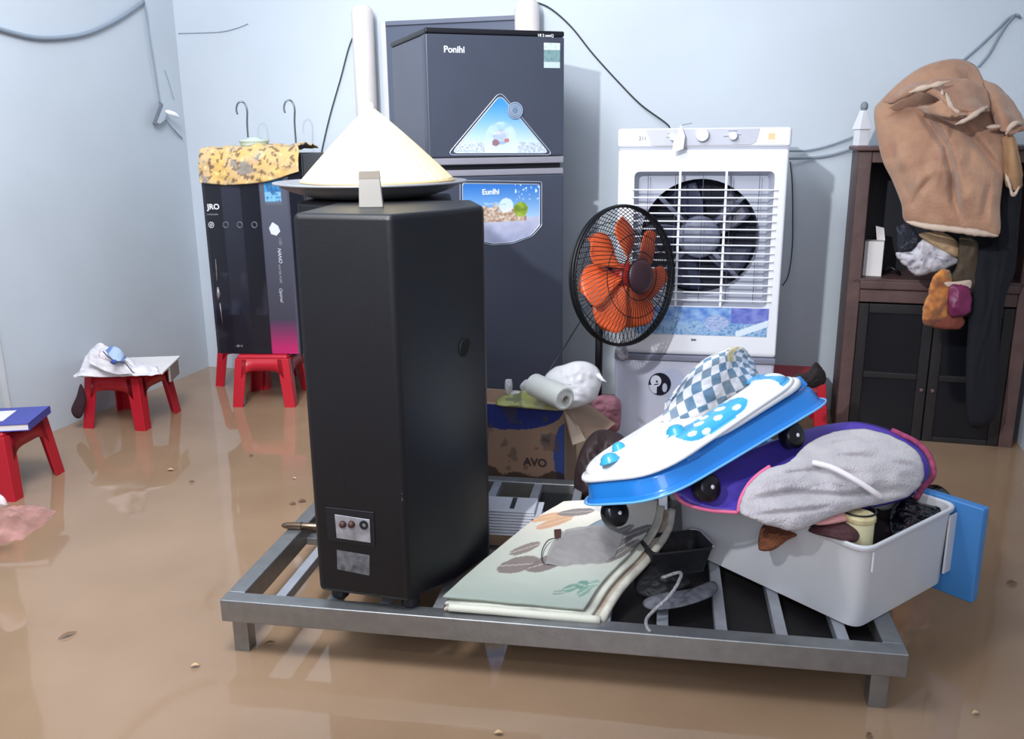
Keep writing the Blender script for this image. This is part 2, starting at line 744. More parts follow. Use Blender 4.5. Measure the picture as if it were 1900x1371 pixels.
sheet = MB().bb(flen * .42, flen - TW - .004, TW + .004, FD - TW - .004, FZ - .0315, FZ - .0275).obj('slat_shade_sheet', mat('slat_shade_black', (20, 18, 20), .6, var=.3, scale=12), bevel=.001)  # added sheet, black in place of the shade below the slats
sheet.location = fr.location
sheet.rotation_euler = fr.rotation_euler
tag(sheet, 'added black sheet standing in for the shade under the slats at the right of the bed base', 'sheet')
SLAT = mat('galvanised_slat', (178, 182, 190), 0.42, 0.6, var=0.15, scale=25)
for i in range(1, NS):
    x = flen * i / NS + 0.005
    MB().bb(x - .012, x + .012, TW, FD - TW, FZ - 0.026, FZ - 0.002).obj('slat', SLAT, fr, bevel=0.002)
for x, y in ((0.035, 0.03), (flen - 0.045, 0.03), (0.035, FD - .03), (flen - .045, FD - .03)):
    MB().box((x, y, (FLOORZ + FZ - TH5) / 2), (0.035, 0.035, FZ - TH5 - FLOORZ)).obj('leg', STEEL, fr, bevel=0.002)


# ------------------------------------------------------------------ speakers
def speaker(name, label, pts, z0, z1, detail):
    c = sum((Vector((p[0], p[1], 0)) for p in pts), Vector()) / len(pts)
    root = thing(name, label, 'speaker', (c.x, c.y, FZ))
    loc = [(p[0] - c.x, p[1] - c.y) for p in pts]
    z0 -= FZ
    z1 -= FZ
    MB().prism(loc, z0, z1).obj('cabinet', BLACKP, root, bevel=0.012, seg=4)
    for p in ((loc[0][0] * .8, loc[0][1] * .8), (loc[1][0] * .8, loc[1][1] * .8), (loc[-1][0] * .8, loc[-1][1] * .8), (loc[-2][0] * .8, loc[-2][1] * .8)):
        MB().lathe([(0.018, 0), (0.02, 0.004), (0.018, z0 + 0.004)], 16, Matrix.Translation((p[0], p[1], 0))).obj('foot', DARKP, root, smooth=False)
    return root, c


SZ0, SZ1 = 0.152, 0.958
A = G(592, 1097, SZ0)
B = G(757, 1119, SZ0)
Dd = G(910, 1032, SZ0)
Cc = B.lerp(Dd, 0.52) + Vector((0.012, -0.012, 0))
spk, sc_ = speaker('loudspeaker', 'tall black floor speaker standing in front on the steel frame, back turned', [A, B, Cc, Dd, Dd + Vector((-.03, .17, 0)), A + Vector((.03, .27, 0))], SZ0, SZ1, True)
nA = (B - A).cross(Vector((0, 0, 1))).normalized()
exA = (B - A).normalized()
scl = Vector((sc_.x, sc_.y, FZ))


def fa(px, py, off=0.0):
    return PL(px, py, A, nA) + nA * off - scl


PLATE = mat('terminal_plate_metal', (150, 150, 158), 0.4, 0.3, var=0.35, scale=40)
PLATE2 = mat('worn_label', (92, 93, 98), 0.6, 0.0, var=0.6, scale=60)


def facequad(name, pts, m, off, th, parent, bevel=0.001):
    mb = MB()
    mb.slab([fa(x, y, off) for x, y in pts], nA * th)
    return mb.obj(name, m, parent, bevel=bevel)


facequad('terminal_bezel', [(604, 940), (694, 950), (697, 1014), (610, 1002)], DARKP, 0.0, 0.002, spk)
tp = facequad('terminal_plate', [(622, 953), (687, 963), (689, 1006), (626, 997)], PLATE, 0.002, 0.002, spk)
cj = fa(677, 972, 0.004)
mxj = Matrix.Translation(cj) @ nA.to_track_quat('Z', 'Y').to_matrix().to_4x4()
jk = MB().lathe([(0.005, 0.0), (0.005, 0.003), (0.0095, 0.003), (0.0095, 0.0)], 20, mxj, closed=True).obj('socket_ring', DARKP, tp)
for px in (638, 654):
    cj = fa(px, 971, 0.004)
    MB().lathe([(0.0001, 0.008), (0.006, 0.007), (0.008, 0.0)], 16, Matrix.Translation(cj) @ nA.to_track_quat('Z', 'Y').to_matrix().to_4x4()).obj('binding_post', mat('brown_knob', (70, 42, 38), 0.5), tp, smooth=True)
facequad('rating_label', [(625, 1020), (686, 1030), (686, 1068), (626, 1056)], PLATE2, 0.0, 0.0008, spk)
nC = (Dd - Cc).cross(Vector((0, 0, 1))).normalized()
ch = PL(862, 645, Cc, nC) - scl
MB().lathe([(0.001, 0.001), (0.016, 0.001), (0.02, 0.004), (0.02, 0.0)], 20, Matrix.Translation(ch) @ nC.to_track_quat('Z', 'Y').to_matrix().to_4x4()).obj('handle_recess', mat('deep_black', (6, 6, 8), 0.8), spk)
text('lettering', 'S', 0.03, fa(728, 930, 0.0008) + Vector((0.01, 0, 0)), exA, (0, 0, 1), mat('faded_grey_print', (70, 72, 78), 0.6), spk, ext=0.0003)

b2 = [Vector((-0.505, 2.13, 0)), Vector((-0.40, 2.06, 0)), Vector((-0.22, 2.06, 0)), Vector((-0.13, 2.13, 0)), Vector((-0.15, 2.38, 0)), Vector((-0.485, 2.38, 0))]
speaker('loudspeaker', 'second black floor speaker hidden behind the front one, under the grey basin', b2, SZ0, 0.953, False)

# small grey packet standing on the front speaker
pk = thing('packet', 'small grey translucent packet standing upright on top of the front speaker', 'packet', W(689, 356, 1.86) + Vector((0, 0, 0)))
pkp = pk.location.copy()
pk.location.z = SZ1
pts = [(-0.024, 0.0), (0.024, 0.0), (0.020, 0.074), (-0.022, 0.072)]
MB().hexa([Vector((-.026, -.008, 0)), Vector((.024, -.008, 0)), Vector((.024, .008, 0)), Vector((-.026, .008, 0))],
          [Vector((-.024, -.003, .070)), Vector((.018, -.003, .072)), Vector((.018, .003, .072)), Vector((-.024, .003, .070))]).obj('pouch', mat('grey_film', (136, 132, 127), 0.4, alpha=0.95), pk, bevel=0.002)
MB().hexa([Vector((-.0242, -.0045, .058)), Vector((.0200, -.0045, .058)), Vector((.0200, .0045, .058)), Vector((-.0242, .0045, .058))],
          [Vector((-.0235, -.004, .0725)), Vector((.0180, -.004, .0735)), Vector((.0180, .004, .0735)), Vector((-.0235, .004, .0725))]).obj('top_seal', mat('brown_seal', (118, 110, 100), 0.5), pk)

# grey basin and conical hat
bc = Vector((-0.345, 2.25, 0.953))
basin = MB().lathe([(0.10, 0.0), (0.15, 0.004), (0.205, 0.022), (0.232, 0.036), (0.238, 0.036), (0.238, 0.040), (0.230, 0.041), (0.20, 0.028), (0.148, 0.008), (0.0001, 0.005)], 56, Matrix.Translation((0, 0, 0)))
bo = basin.obj('basin', mat('grey_enamel', (150, 152, 158), 0.35, 0.4), smooth=True)
bo.location = bc
tag(bo, 'shallow grey metal basin lying on the rear speaker beneath the conical hat', 'basin')
hat = thing('conical_hat', 'cream woven palm leaf conical hat lying on the grey basin', 'hat', bc + Vector((0.018, 0.0, 0.041)))
HATM = mat('palm_leaf', (226, 206, 166), 0.6, var=0.06, scale=20)


def hatpt(u, v, off=0.0):
    a = 2 * PI * u
    r = 0.188 * v
    z = 0.176 * (1 - v ** 1.08) + off
    rr = r * (1 + 0.004 * math.sin(60 * a) * v)
    return Vector((rr * math.cos(a) - 0.012 * (1 - v), rr * math.sin(a), z))


hm = MB()
hm.grid(180, 24, lambda u, v: hatpt(u, 0.03 + 0.97 * v, 0.0015 * math.sin(40 * 2 * PI * u)))
hm.obj('leaf_cone', HATM, hat, smooth=True, solid=0.002, weld=True)
MB().tube([hatpt(k / 60, 1.0) for k in range(60)], 0.0032, 8, closed=True).obj('rim_band', mat('rim_bamboo', (196, 170, 128), 0.5), hat, smooth=True)
MB().lathe([(0.0001, 0.186), (0.007, 0.184), (0.010, 0.177), (0.011, 0.169), (0.008, 0.166)], 20, Matrix.Translation((-0.012, 0, 0))).obj('tip_cap', mat('tip_white', (240, 236, 226), 0.5), hat, smooth=True)

# ------------------------------------------------------------------ fridge
fa0 = math.radians(20)
fw, fdp = 0.49, 0.51
FP = Vector((-0.27, 3.05, 0))
fg = thing('refrigerator', 'tall charcoal two-door refrigerator against the back wall behind the speakers', 'refrigerator', (FP.x, FP.y, FLOORZ), fa0)
fex = Vector((math.cos(fa0), math.sin(fa0), 0))
fey = Vector((-math.sin(fa0), math.cos(fa0), 0))


def floc(px, py, off=0.0):              # local point on the fridge front
    p = PL(px, py, FP, fey)
    d = p - Vector((FP.x, FP.y, FLOORZ))
    return Vector((d.dot(fex), -off, d.z))


zt = floc(930, 58).z
zf = floc(930, 291).z
zs = floc(930, 326).z
MB().bb(0.004, fw - .004, 0.055, fdp, 0.03, zt - 0.012).obj('body', FRIDGE_S, fg, bevel=0.006)
MB().bb(0, fw, 0, fdp, zt - 0.012, zt + 0.006).obj('top_cover', DARKP, fg, bevel=0.005)
MB().bb(0, fw, 0, 0.052, zf, zt - 0.0125).obj('freezer_door', FRIDGE, fg, bevel=0.006, seg=3)
MB().bb(0, fw, 0, 0.052, 0.06, zs).obj('fridge_door', FRIDGE, fg, bevel=0.006, seg=3)
hb = MB().bb(0.0, fw, 0.002, 0.05, zf - 0.024, zf - 0.001)
hb.obj('upper_handle_strip', SILVER, fg, bevel=0.003)
MB().bb(0.0, fw, 0.004, 0.05, zs + 0.001, zs + 0.022).obj('lower_handle_strip', SILVER, fg, bevel=0.003)
MB().bb(0.002, fw - .002, 0.03, 0.05, zs + 0.022, zf - 0.024).obj('handle_gap', DARKP, fg)
for xx in (0.06, fw - .06):
    for yy in (0.08, fdp - .05):
        MB().lathe([(0.02, 0), (0.02, 0.031)], 12, Matrix.Translation((xx, yy, 0))).obj('foot', DARKP, fg)


def ftxt(name, s, px, py, size, m, **k):
    return text(name, s, size, floc(px, py, 0.0006), (1, 0, 0), (0, 0, 1), m, fg, **k)


ftxt('lettering', 'Ponihi', 823, 97, 0.029, TXTW, weight=0.0006)
ftxt('lettering', 'HI 2 mmQ', 998, 68, 0.013, TXTW, weight=0.0003)


def poly_rounded(P, r, n=5):
    out = []
    m = len(P)
    for i in range(m):
        a, b, c = Vector(P[i - 1]), Vector(P[i]), Vector(P[(i + 1) % m])
        p = b + (a - b).normalized() * r
        q_ = b + (c - b).normalized() * r
        for k in range(n + 1):
            t = k / n
            out.append(tuple((p * (1 - t) ** 2 + b * 2 * t * (1 - t) + q_ * t * t)[:]))
    return out


# triangular sticker on the freezer door
tri = [floc(838, 284), floc(1018, 284), floc(928, 176)]
tri = poly_rounded([(p.x, p.z) for p in tri], 0.022)


def tri_fn(u, v):
    c = mixc((206, 220, 232), (66, 142, 206), (v - 0.15) / 0.75)
    n = fbm(u * 9, v * 9, 3)
    # pale swirl and icy drift along the bottom
    r = math.hypot((u - .5) * 1.6, (v - .30))
    if 0.14 < r < 0.27:
        c = mixc(c, (196, 214, 232), 0.45 + n * .6)
    if r < 0.14:
        c = mixc((140, 166, 200), (214, 212, 220), 0.5 + n * .9)
    if math.hypot((u - .44) * 1.5, v - .2) < .06:
        c = (140, 110, 120)
    if math.hypot((u - .56) * 1.5, v - .24) < .04:
        c = (178, 120, 120)
    if v < 0.2 + 0.05 * n and abs(u - .5) > .18:
        c = mixc((150, 165, 185), (222, 228, 236), 0.5 + fbm(u * 40, v * 40, 1))
    return c


st = sticker('triangle_sticker', tri, tri_fn, fg, VC_GLOSS, lambda x, y: (x, -0.0012, y), res=130, thick=0.0015)
MB().tube([Vector((p[0], -0.002, p[1])) for p in tri], 0.0016, 6, closed=True).obj('silver_border', mat('silver_line', (200, 210, 226), 0.3, 0.3), st)
ctri = sum((Vector((p[0], 0, p[1])) for p in tri), Vector()) / len(tri)
MB().tube([Vector((ctri.x + (p[0] - ctri.x) * 1.09, -0.0008, ctri.z + (p[1] - ctri.z) * 1.09)) for p in tri], 0.0012, 6, closed=True).obj('silver_border', MATS['silver_line'], st)
bp_ = floc(955, 205)
bdg = MB().lathe([(0.0001, 0.0035), (0.02, 0.003), (0.0285, 0.002), (0.0285, 0.0)], 32, Matrix.Translation((bp_.x, -0.003, bp_.z)) @ Matrix.Rotation(PI / 2, 4, 'X'))
bo_ = bdg.obj('round_badge', mat('badge_silver', (120, 140, 165), 0.35, 0.3), fg)
for r in (0.013, 0.019, 0.026):
    MB().tube([Vector((bp_.x + r * math.cos(a * PI / 16), -0.0062, bp_.z + r * math.sin(a * PI / 16))) for a in range(32)], 0.0009, 5, closed=True).obj('badge_ring', MATS['silver_line'], bo_)
# energy label
e0, e1 = floc(1009, 126), floc(1039, 80)


def en_fn(u, v):
    if v > 0.72:
        return mixc((214, 226, 226), (170, 200, 205), fbm(u * 6, v * 9) + .3)
    if v < 0.25:
        return (190, 206, 206)
    return mixc((108, 138, 142), (128, 158, 160), fbm(u * 5, v * 5) + .5)


sticker('energy_label', [(e0.x, e0.z), (e1.x, e0.z), (e1.x, e1.z), (e0.x, e1.z)], en_fn, fg, VC_GLOSS, lambda x, y: (x, -0.0008, y), res=20, thick=0.0008)
# sticker on the fridge door
sp = [floc(x, y) for x, y in ((858, 340), (1001, 342), (1001, 418), (985, 436), (950, 449), (915, 452), (880, 444), (858, 430))]
sp = poly_rounded([(p.x, p.z) for p in sp], 0.008, 3)


def fs_fn(u, v):
    c = mixc((172, 205, 232), (52, 112, 190), (v - 0.35) / 0.6)
    n = fbm(u * 10, v * 8, 5)
    if v < 0.42:
        c = mixc((150, 156, 186), (186, 190, 212), v / 0.42 + n * .3)
    if 0.36 < v < 0.60 + 0.10 * n and u < 0.82:
        c = mixc((150, 118, 96), (216, 204, 190), 0.5 + fbm(u * 24, v * 20, 2))
    if math.hypot((u - .56) * 1.3, (v - .62)) < 0.12:
        c = mixc((220, 232, 240), c, .2)
    if math.hypot((u - .75) * 1.35, (v - .55)) < 0.125:
        c = mixc((108, 132, 46), (150, 178, 70), 0.5 + n)
    if v > .7 and u > .68 and fbm(u * 30, v * 22, 8) > .42:
        c = (214, 232, 246)
    return c


s2 = sticker('scene_sticker', sp, fs_fn, fg, VC_GLOSS, lambda x, y: (x, -0.0012, y), res=110, thick=0.0015)
MB().tube([Vector((p[0], -0.002, p[1])) for p in sp], 0.0013, 6, closed=True).obj('silver_border', MATS['silver_line'], s2)
csp = sum((Vector((p[0], 0, p[1])) for p in sp), Vector()) / len(sp)
MB().tube([Vector((csp.x + (p[0] - csp.x) * 1.06, -0.0008, csp.z + (p[1] - csp.z) * 1.07)) for p in sp], 0.0010, 6, closed=True).obj('silver_border', MATS['silver_line'], s2)
ftxt('lettering', 'Eunlhi', 894, 361, 0.026, TXTW, weight=0.0006).location.y = -0.002
ftxt('lettering', 'Nano Nature', 898, 381, 0.0145, mat('pale_blue_print', (188, 214, 236), .5), shear=0.1).location.y = -0.002

# ------------------------------------------------------------------ air cooler
ca = math.radians(-11)
CP = W(1143, 500, 3.04)
CP.z = FLOORZ
cex = Vector((math.cos(ca), math.sin(ca), 0))
cey = Vector((-math.sin(ca), math.cos(ca), 0))
cool = thing('air_cooler', 'white evaporative air cooler with square grille against the back wall', 'air cooler', CP, ca)


def cl(px, py, off=0.0):
    p = PL(px, py, CP, cey)
    d = p - CP
    return Vector((d.dot(cex), -off, d.z))


cw = cl(1464, 300).x
cdp = 0.36
ztop = cl(1300, 237).z
zst = cl(1300, 277).z
zb = cl(1300, 660).z
gz1, gz0 = cl(1300, 318).z, cl(1300, 568).z
gx0, gx1 = cl(1174, 450).x, cl(1430, 450).x
# housing made of walls around the square opening
hs = MB()
o_ = [(0, zb), (cw, zb), (cw, zst), (0, zst)]
i_ = poly_rounded([(gx0, gz0), (gx1, gz0), (gx1, gz1), (gx0, gz1)], 0.02, 5)


def ringface(mb, outer, inner, y, flip=False):
    """flat face between a rectangle and a loop inside it"""
    n = len(inner)
    x0, z0 = outer[0]
    x1, z1 = outer[2]
    cx, cz = (x0 + x1) / 2, (z0 + z1) / 2
    vs, fs = [], []
    icx = sum(p[0] for p in inner) / n
    icz = sum(p[1] for p in inner) / n
    outs = []
    for p in inner:
        dx, dz = p[0] - icx, p[1] - icz
        ts = []
        if dx > 1e-9:
            ts.append((x1 - icx) / dx)
        if dx < -1e-9:
            ts.append((x0 - icx) / dx)
        if dz > 1e-9:
            ts.append((z1 - icz) / dz)
        if dz < -1e-9:
            ts.append((z0 - icz) / dz)
        t = min(ts)
        outs.append((icx + dx * t, icz + dz * t))
    # force the corners in
    for c in outer:
        k = min(range(n), key=lambda i: math.hypot(outs[i][0] - c[0], outs[i][1] - c[1]))
        outs[k] = c
    vs = [Vector((p[0], y, p[1])) for p in inner] + [Vector((p[0], y, p[1])) for p in outs]
    fs = [(i, (i + 1) % n, n + (i + 1) % n, n + i) for i in range(n)]
    mb.add(vs, fs)
    return outs


def loft(mb, a, b, y0, y1):
    n = len(a)
    mb.add([Vector((p[0], y0, p[1])) for p in a] + [Vector((p[0], y1, p[1])) for p in b], [(i, (i + 1) % n, n + (i + 1) % n, n + i) for i in range(n)])


outs = ringface(hs, o_, i_, 0.0)
loft(hs, outs, outs, 0.0, cdp)
ins = [(icp[0] + (0.5 * (gx0 + gx1) - icp[0]) * 0.06, icp[1] + (0.5 * (gz0 + gz1) - icp[1]) * 0.06) for icp in i_]
hs.add([Vector((p[0], cdp, p[1])) for p in outs], [tuple(range(len(outs)))])
hs.obj('housing', WHITEP, cool, weld=True, bevel=0.012, seg=3)
wl = MB()
loft(wl, i_, ins, 0.0005, 0.05)
cx_, cz_ = cl(1298, 445).x, cl(1298, 445).z
cr_ = 0.198
circ = [(cx_ + cr_ * math.cos(math.atan2(p[1] - cz_, p[0] - cx_)), cz_ + cr_ * math.sin(math.atan2(p[1] - cz_, p[0] - cx_))) for p in ins]
n_ = len(ins)
# back panel with the round fan opening
aa = sorted(set([math.atan2(p[1] - cz_, p[0] - cx_) for p in ins] + [k * 2 * PI / 48 - PI for k in range(48)]))
ix0, ix1 = min(p[0] for p in ins), max(p[0] for p in ins)
iz0, iz1 = min(p[1] for p in ins), max(p[1] for p in ins)


def rectpt(a):
    dx, dz = math.cos(a), math.sin(a)
    ts = []
    if dx > 1e-9: ts.append((ix1 - cx_) / dx)
    if dx < -1e-9: ts.append((ix0 - cx_) / dx)
    if dz > 1e-9: ts.append((iz1 - cz_) / dz)
    if dz < -1e-9: ts.append((iz0 - cz_) / dz)
    t = min(ts)
    return (cx_ + dx * t, cz_ + dz * t)


ra = [rectpt(a) for a in aa]
rc = [(cx_ + min(cr_, math.hypot(r_[0] - cx_, r_[1] - cz_) - .004) * math.cos(a), cz_ + min(cr_, math.hypot(r_[0] - cx_, r_[1] - cz_) - .004) * math.sin(a)) for a, r_ in zip(aa, ra)]
n_ = len(aa)
wl.add([Vector((p[0], 0.05, p[1])) for p in ra] + [Vector((p[0], 0.05, p[1])) for p in rc], [(i, (i + 1) % n_, n_ + (i + 1) % n_, n_ + i) for i in range(n_)])
loft(wl, rc, rc, 0.05, 0.13)
wl.obj('recess', GREYP, cool, solid=0.001)
MB().add([Vector((p[0], 0.13, p[1])) for p in rc], [tuple(range(n_))]).obj('honeycomb_pad', mat('dark_pad', (24, 26, 40), 0.8, var=0.3, scale=90, bump=.4, bscale=120), cool, solid=0.004)
BL = mat('cooler_blade', (52, 56, 76), 0.45)
for k in range(5):
    a = 2 * PI * k / 5 + 0.5
    mb = MB()

    def bf(u, v, a=a):
        r = 0.06 + 0.125 * v
        an = a + (u - .5) * (0.75 - 0.1 * v) + 0.25 * v
        return Vector((cx_ + r * math.cos(an), 0.10 + (u - .5) * 0.035, cz_ + r * math.sin(an)))
    mb.grid(8, 6, bf)
    mb.obj('blade', BL, cool, smooth=True, solid=0.002)
MB().lathe([(0.0001, 0.052), (0.05, 0.05), (0.066, 0.044), (0.072, 0.03), (0.072, 0.0)], 36, Matrix.Translation((cx_, 0.11, cz_)) @ Matrix.Rotation(PI / 2, 4, 'X')).obj('motor_hub', mat('hub_grey', (118, 122, 140), 0.5, var=0.25, scale=50), cool, smooth=True)
for k in range(4):
    a = PI / 4 + k * PI / 2
    MB().bar((cx_ + 0.07 * math.cos(a), 0.075, cz_ + 0.07 * math.sin(a)), (cx_ + 0.215 * math.cos(a), 0.06, cz_ + 0.215 * math.sin(a)), 0.014, 0.012, (0, 1, 0)).obj('strut', mat('strut_grey', (96, 100, 120), .5), cool)
gy = -0.004
for k in range(15):
    z = cl(1300, 352 + k * 14.6).z
    MB().bar((gx0 - 0.006, gy, z), (gx1 + 0.012, gy, z), 0.006, 0.0045).obj('grille_bar', WHITEP, cool, bevel=0.001)
for px in (1257.5, 1342):
    x = cl(px, 450).x
    MB().bar((x, gy + .004, gz0 - .002), (x, gy + .004, gz1 + .002), 0.008, 0.005, (0, 1, 0)).obj('grille_upright', WHITEP, cool, bevel=0.001)
for k in range(5):
    x = gx0 + (gx1 - gx0) * (k + .5) / 5
    MB().bar((x, 0.022, gz0 + .012), (x, 0.022, gz1 - .012), 0.002, 0.002, (0, 1, 0)).obj('rear_louvre', mat('louvre_grey', (70, 74, 92), .5), cool)
# head with controls
MB().bb(-0.003, cw + .004, 0.0, cdp, zst + .006, ztop).obj('control_head', WHITEP, cool, bevel=0.01, seg=3)
MB().bb(0.004, cw - .004, 0.006, cdp - .006, zst - .001, zst + .007).obj('head_gap', GREYP, cool)
cpz0, cpz1 = cl(1300, 270).z, ztop - 0.004
cpan = [(cl(1198, 240).x, cpz1), (cl(1208, 268).x, cpz0 + .004), (cl(1216, 270).x, cpz0), (cl(1392, 268).x, cpz0 + .002), (cl(1403, 258).x, cpz0 + .01), (cl(1410, 238).x, cpz1)]
MB().slab([Vector((p[0], 0.001, p[1])) for p in cpan], (0, -0.003, 0)).obj('control_panel', mat('panel_grey', (186, 188, 200), 0.4), cool)
for px, py, r in ((1249, 254, 0.0125), (1303, 250, 0.0215), (1360, 252, 0.0135)):
    c_ = cl(px, py)
    kb = MB().lathe([(r, 0.0), (r, 0.012), (r * .92, 0.017), (0.0001, 0.0185)], 28, Matrix.Translation((c_.x, -0.002, c_.z)) @ Matrix.Rotation(PI / 2, 4, 'X')).obj('knob', WHITEP, cool, smooth=False, bevel=0.001)
    MB().bar((c_.x, -0.0205, c_.z + r * .2), (c_.x, -0.0205, c_.z + r * .85), 0.0015, 0.0015).obj('pointer', TXTD, kb)
for px, py, w_ in ((1240, 255, 8), (1348, 253, 12), (1371, 250, 8), (1360, 243, 18), (1240, 248, 3)):
    c_ = cl(px, py)
    MB().bb(c_.x - w_ * .0008, c_.x + w_ * .0008, -0.0026, -0.001, c_.z - .0008, c_.z + .0008).obj('scale_mark', TXTD, cool)
text('lettering', '211', 0.017, cl(1185, 260, 0.0006), (1, 0, 0), (0, 0, 1), TXTD, cool)
c_ = cl(1432, 254)
sticker('orange_label', [(c_.x - .017, c_.z - .015), (c_.x + .017, c_.z - .015), (c_.x + .013, c_.z + .012), (c_.x - .013, c_.z + .012)],
        lambda u, v: (236, 196, 150) if .22 < u < .78 and v > .22 else (242, 226, 214), cool, VC_GLOSS, lambda x, y: (x, -0.0008, y), res=18, thick=0.0006)
# ice sticker strip
i0, i1 = cl(1178, 618), cl(1427, 573)
stp = [(i0.x, i0.z), (i1.x - .002, i0.z), (i1.x - .002, i0.z + .012), (i1.x, i1.z), (i0.x, i1.z)]


def ice_fn(u, v):
    n = fbm(u * 14, v * 4, 2)
    c = mixc((150, 184, 222), (70, 110, 190), .4 + n * .7 + (u - .5) * .5)
    if v < .45 + n * .35:
        c = mixc((196, 214, 232), (96, 140, 190), .3 + abs(fbm(u * 30, v * 9, 7)) * 1.3)
    if u > .72 and v > .45:
        c = mixc((92, 104, 186), (130, 140, 204), .5 + n)
    if u > .76 and abs((v - .05) - (u - .76) * 1.8) < .12:
        c = (214, 228, 240)
    if math.hypot((u - .62) * 3, v - .45) < .28:
        c = mixc((186, 196, 226), (110, 140, 190), .4 + fbm(u * 50, v * 20) * .8)
    return c


sticker('ice_sticker', stp, ice_fn, cool, VC_GLOSS, lambda x, y: (x, -0.0008, y), res=150, thick=0.0006)
text('lettering', 'EMS', 0.010, cl(1282, 632, 0.0005), (1, 0, 0), (0, 0, 1), TXTD, cool, weight=0.0003)
# water tank base
MB().hexa([Vector((0.012, 0.012, 0.0)), Vector((cw - .012, 0.012, 0.0)), Vector((cw - .012, cdp, 0.0)), Vector((0.012, cdp, 0.0))],
          [Vector((0.0, 0.004, zb - .018)), Vector((cw, 0.004, zb - .018)), Vector((cw, cdp, zb - .018)), Vector((0.0, cdp, zb - .018))]).obj('water_tank', LAV, cool, bevel=0.012, seg=3)
MB().bb(0.0, cw, -0.006, cdp, zb - .022, zb - .001).obj('tank_rim', mat('rim_grey', (120, 122, 140), .5), cool, bevel=0.004)
# penguin badge on the tank
pc = cl(1224, 713)


def pen_fn(u, v):
    x, y = (u - .5) * 2, (v - .5) * 2
    if x * x + y * y > .93:
        return (40, 44, 62)
    if ((x + .35) / .48) ** 2 + ((y - .25) / .52) ** 2 < 1:
        if math.hypot(x + .25, y - .22) < .1 or abs(y - .02 - .2 * x) < .05 and x > -.5 and x < -.1:
            return (30, 32, 44)
        return (206, 208, 222)
    if x < -.25 and y < -.1 and y > -.85:
        return (196, 198, 214)
    if ((x - .45) / .22) ** 2 + ((y + .3) / .4) ** 2 < 1:
        return (180, 184, 204)
    return (26, 28, 44)


sticker('penguin_badge', [(pc.x + .039 * math.cos(a * PI / 16), pc.z + .041 * math.sin(a * PI / 16)) for a in range(32)], pen_fn, cool, VC_GLOSS, lambda x, y: (x, 0.003, y), res=70, thick=0.0008)
pd = cl(1247, 712)
sticker('pale_disc', [(pd.x + .047 * math.cos(a * PI / 16), pd.z + .053 * math.sin(a * PI / 16)) for a in range(32)], lambda u, v: (176, 182, 206), cool, VC_GLOSS, lambda x, y: (x, 0.0042, y), res=50, thick=0.0006)
# swing tag
tg = MB()
t0 = cl(1264, 231)
t0.y = -0.004
tp_ = [cl(1264, 231, .010), cl(1271, 252, .022), cl(1268, 276, .040), cl(1247, 283, .044), cl(1250, 262, .03)]
tg.add(tp_, [(0, 1, 2), (0, 2, 4), (2, 3, 4)])
tgo = tg.obj('hang_tag', PAPER, cool, solid=0.0012)
MB().tube([cl(1264, 233, .010), cl(1266, 232, -.01), cl(1284, 228, -.05)], 0.0008, 5).obj('tag_string', WIRE, tgo)

# ------------------------------------------------------------------ pedestal fan
FC = W(1158, 512, 2.80)
faxis = Vector((math.sin(math.radians(38)), -math.cos(math.radians(38)), 0.10)).normalized()
fan = thing('pedestal_fan', 'black pedestal fan with orange blades standing left of the air cooler', 'fan', (FC.x, FC.y, FLOORZ))
FQ = faxis.to_track_quat('Z', 'Y').to_matrix().to_4x4()
FM = Matrix.Translation((0, 0, FC.z - FLOORZ)) @ FQ
RF = 0.219
cage = MB()
for r, z, tr_ in ((RF, 0, .0055), (RF, .012, .0035), (RF, -.012, .0035), (0.13, 0.058, .0014), (0.13, -0.058, .0014), (.17, -.045, .0012), (0.075, 0.068, .0016), (.06, -.07, .002)):
    cage.tube([FM @ Vector((r * math.cos(k * PI / 32), r * math.sin(k * PI / 32), z)) for k in range(64)], tr_, 6, closed=True)
cage.obj('cage_ring', BLACKM, fan, smooth=True)
for sgn, nm in ((1, 'front_guard'), (-1, 'rear_guard')):
    gd = MB()
    for k in range(72):
        a = 2 * PI * k / 72
        pts = []
        for t in range(7):
            s = t / 6
            r = 0.045 + (RF - 0.045) * s
            an = a + sgn * 0.55 * s
            z = sgn * (0.070 * (1 - s ** 2.6) + .004)
            pts.append(FM @ Vector((r * math.cos(an), r * math.sin(an), z)))
        gd.tube(pts, 0.0011, 4, caps=False)
    gd.obj(nm, BLACKM, fan)
ORG = mat('orange_translucent_blade', (224, 96, 52), 0.35, trans=0.0, var=0.05)
for k in range(7):
    a0 = 2 * PI * k / 7 + 0.32
    mb = MB()

    def bf(u, v, a0=a0):
        r = 0.035 + 0.150 * v
        wdt = 0.34 + 0.32 * math.sin(PI * min(1, 0.12 + v * .80))
        if v > .72:
            wdt *= math.sqrt(max(0.02, 1 - ((v - .72) / .29) ** 2))
        an = a0 + (u - .5) * wdt * 1.5 + 0.35 * v
        z = (u - .5) * (0.055 - .02 * v) + 0.008 * math.sin(PI * u)
        return FM @ Vector((r * math.cos(an), r * math.sin(an), z))
    mb.grid(10, 14, bf)
    mb.obj('blade', ORG, fan, smooth=True, solid=0.0018)
MB().lathe([(0.0001, 0.03), (0.03, 0.027), (0.04, 0.012), (0.04, -0.02), (0.0001, -0.022)], 32, FM).obj('blade_hub', mat('hub_red', (170, 40, 34), 0.35), fan, smooth=True)
MB().lathe([(0.0001, 0.084), (0.035, 0.083), (0.05, 0.078), (0.055, 0.070), (0.05, 0.067), (0.0001, 0.067)], 36, FM).obj('front_cap', mat('cap_maroon', (52, 30, 38), 0.4), fan, smooth=True)
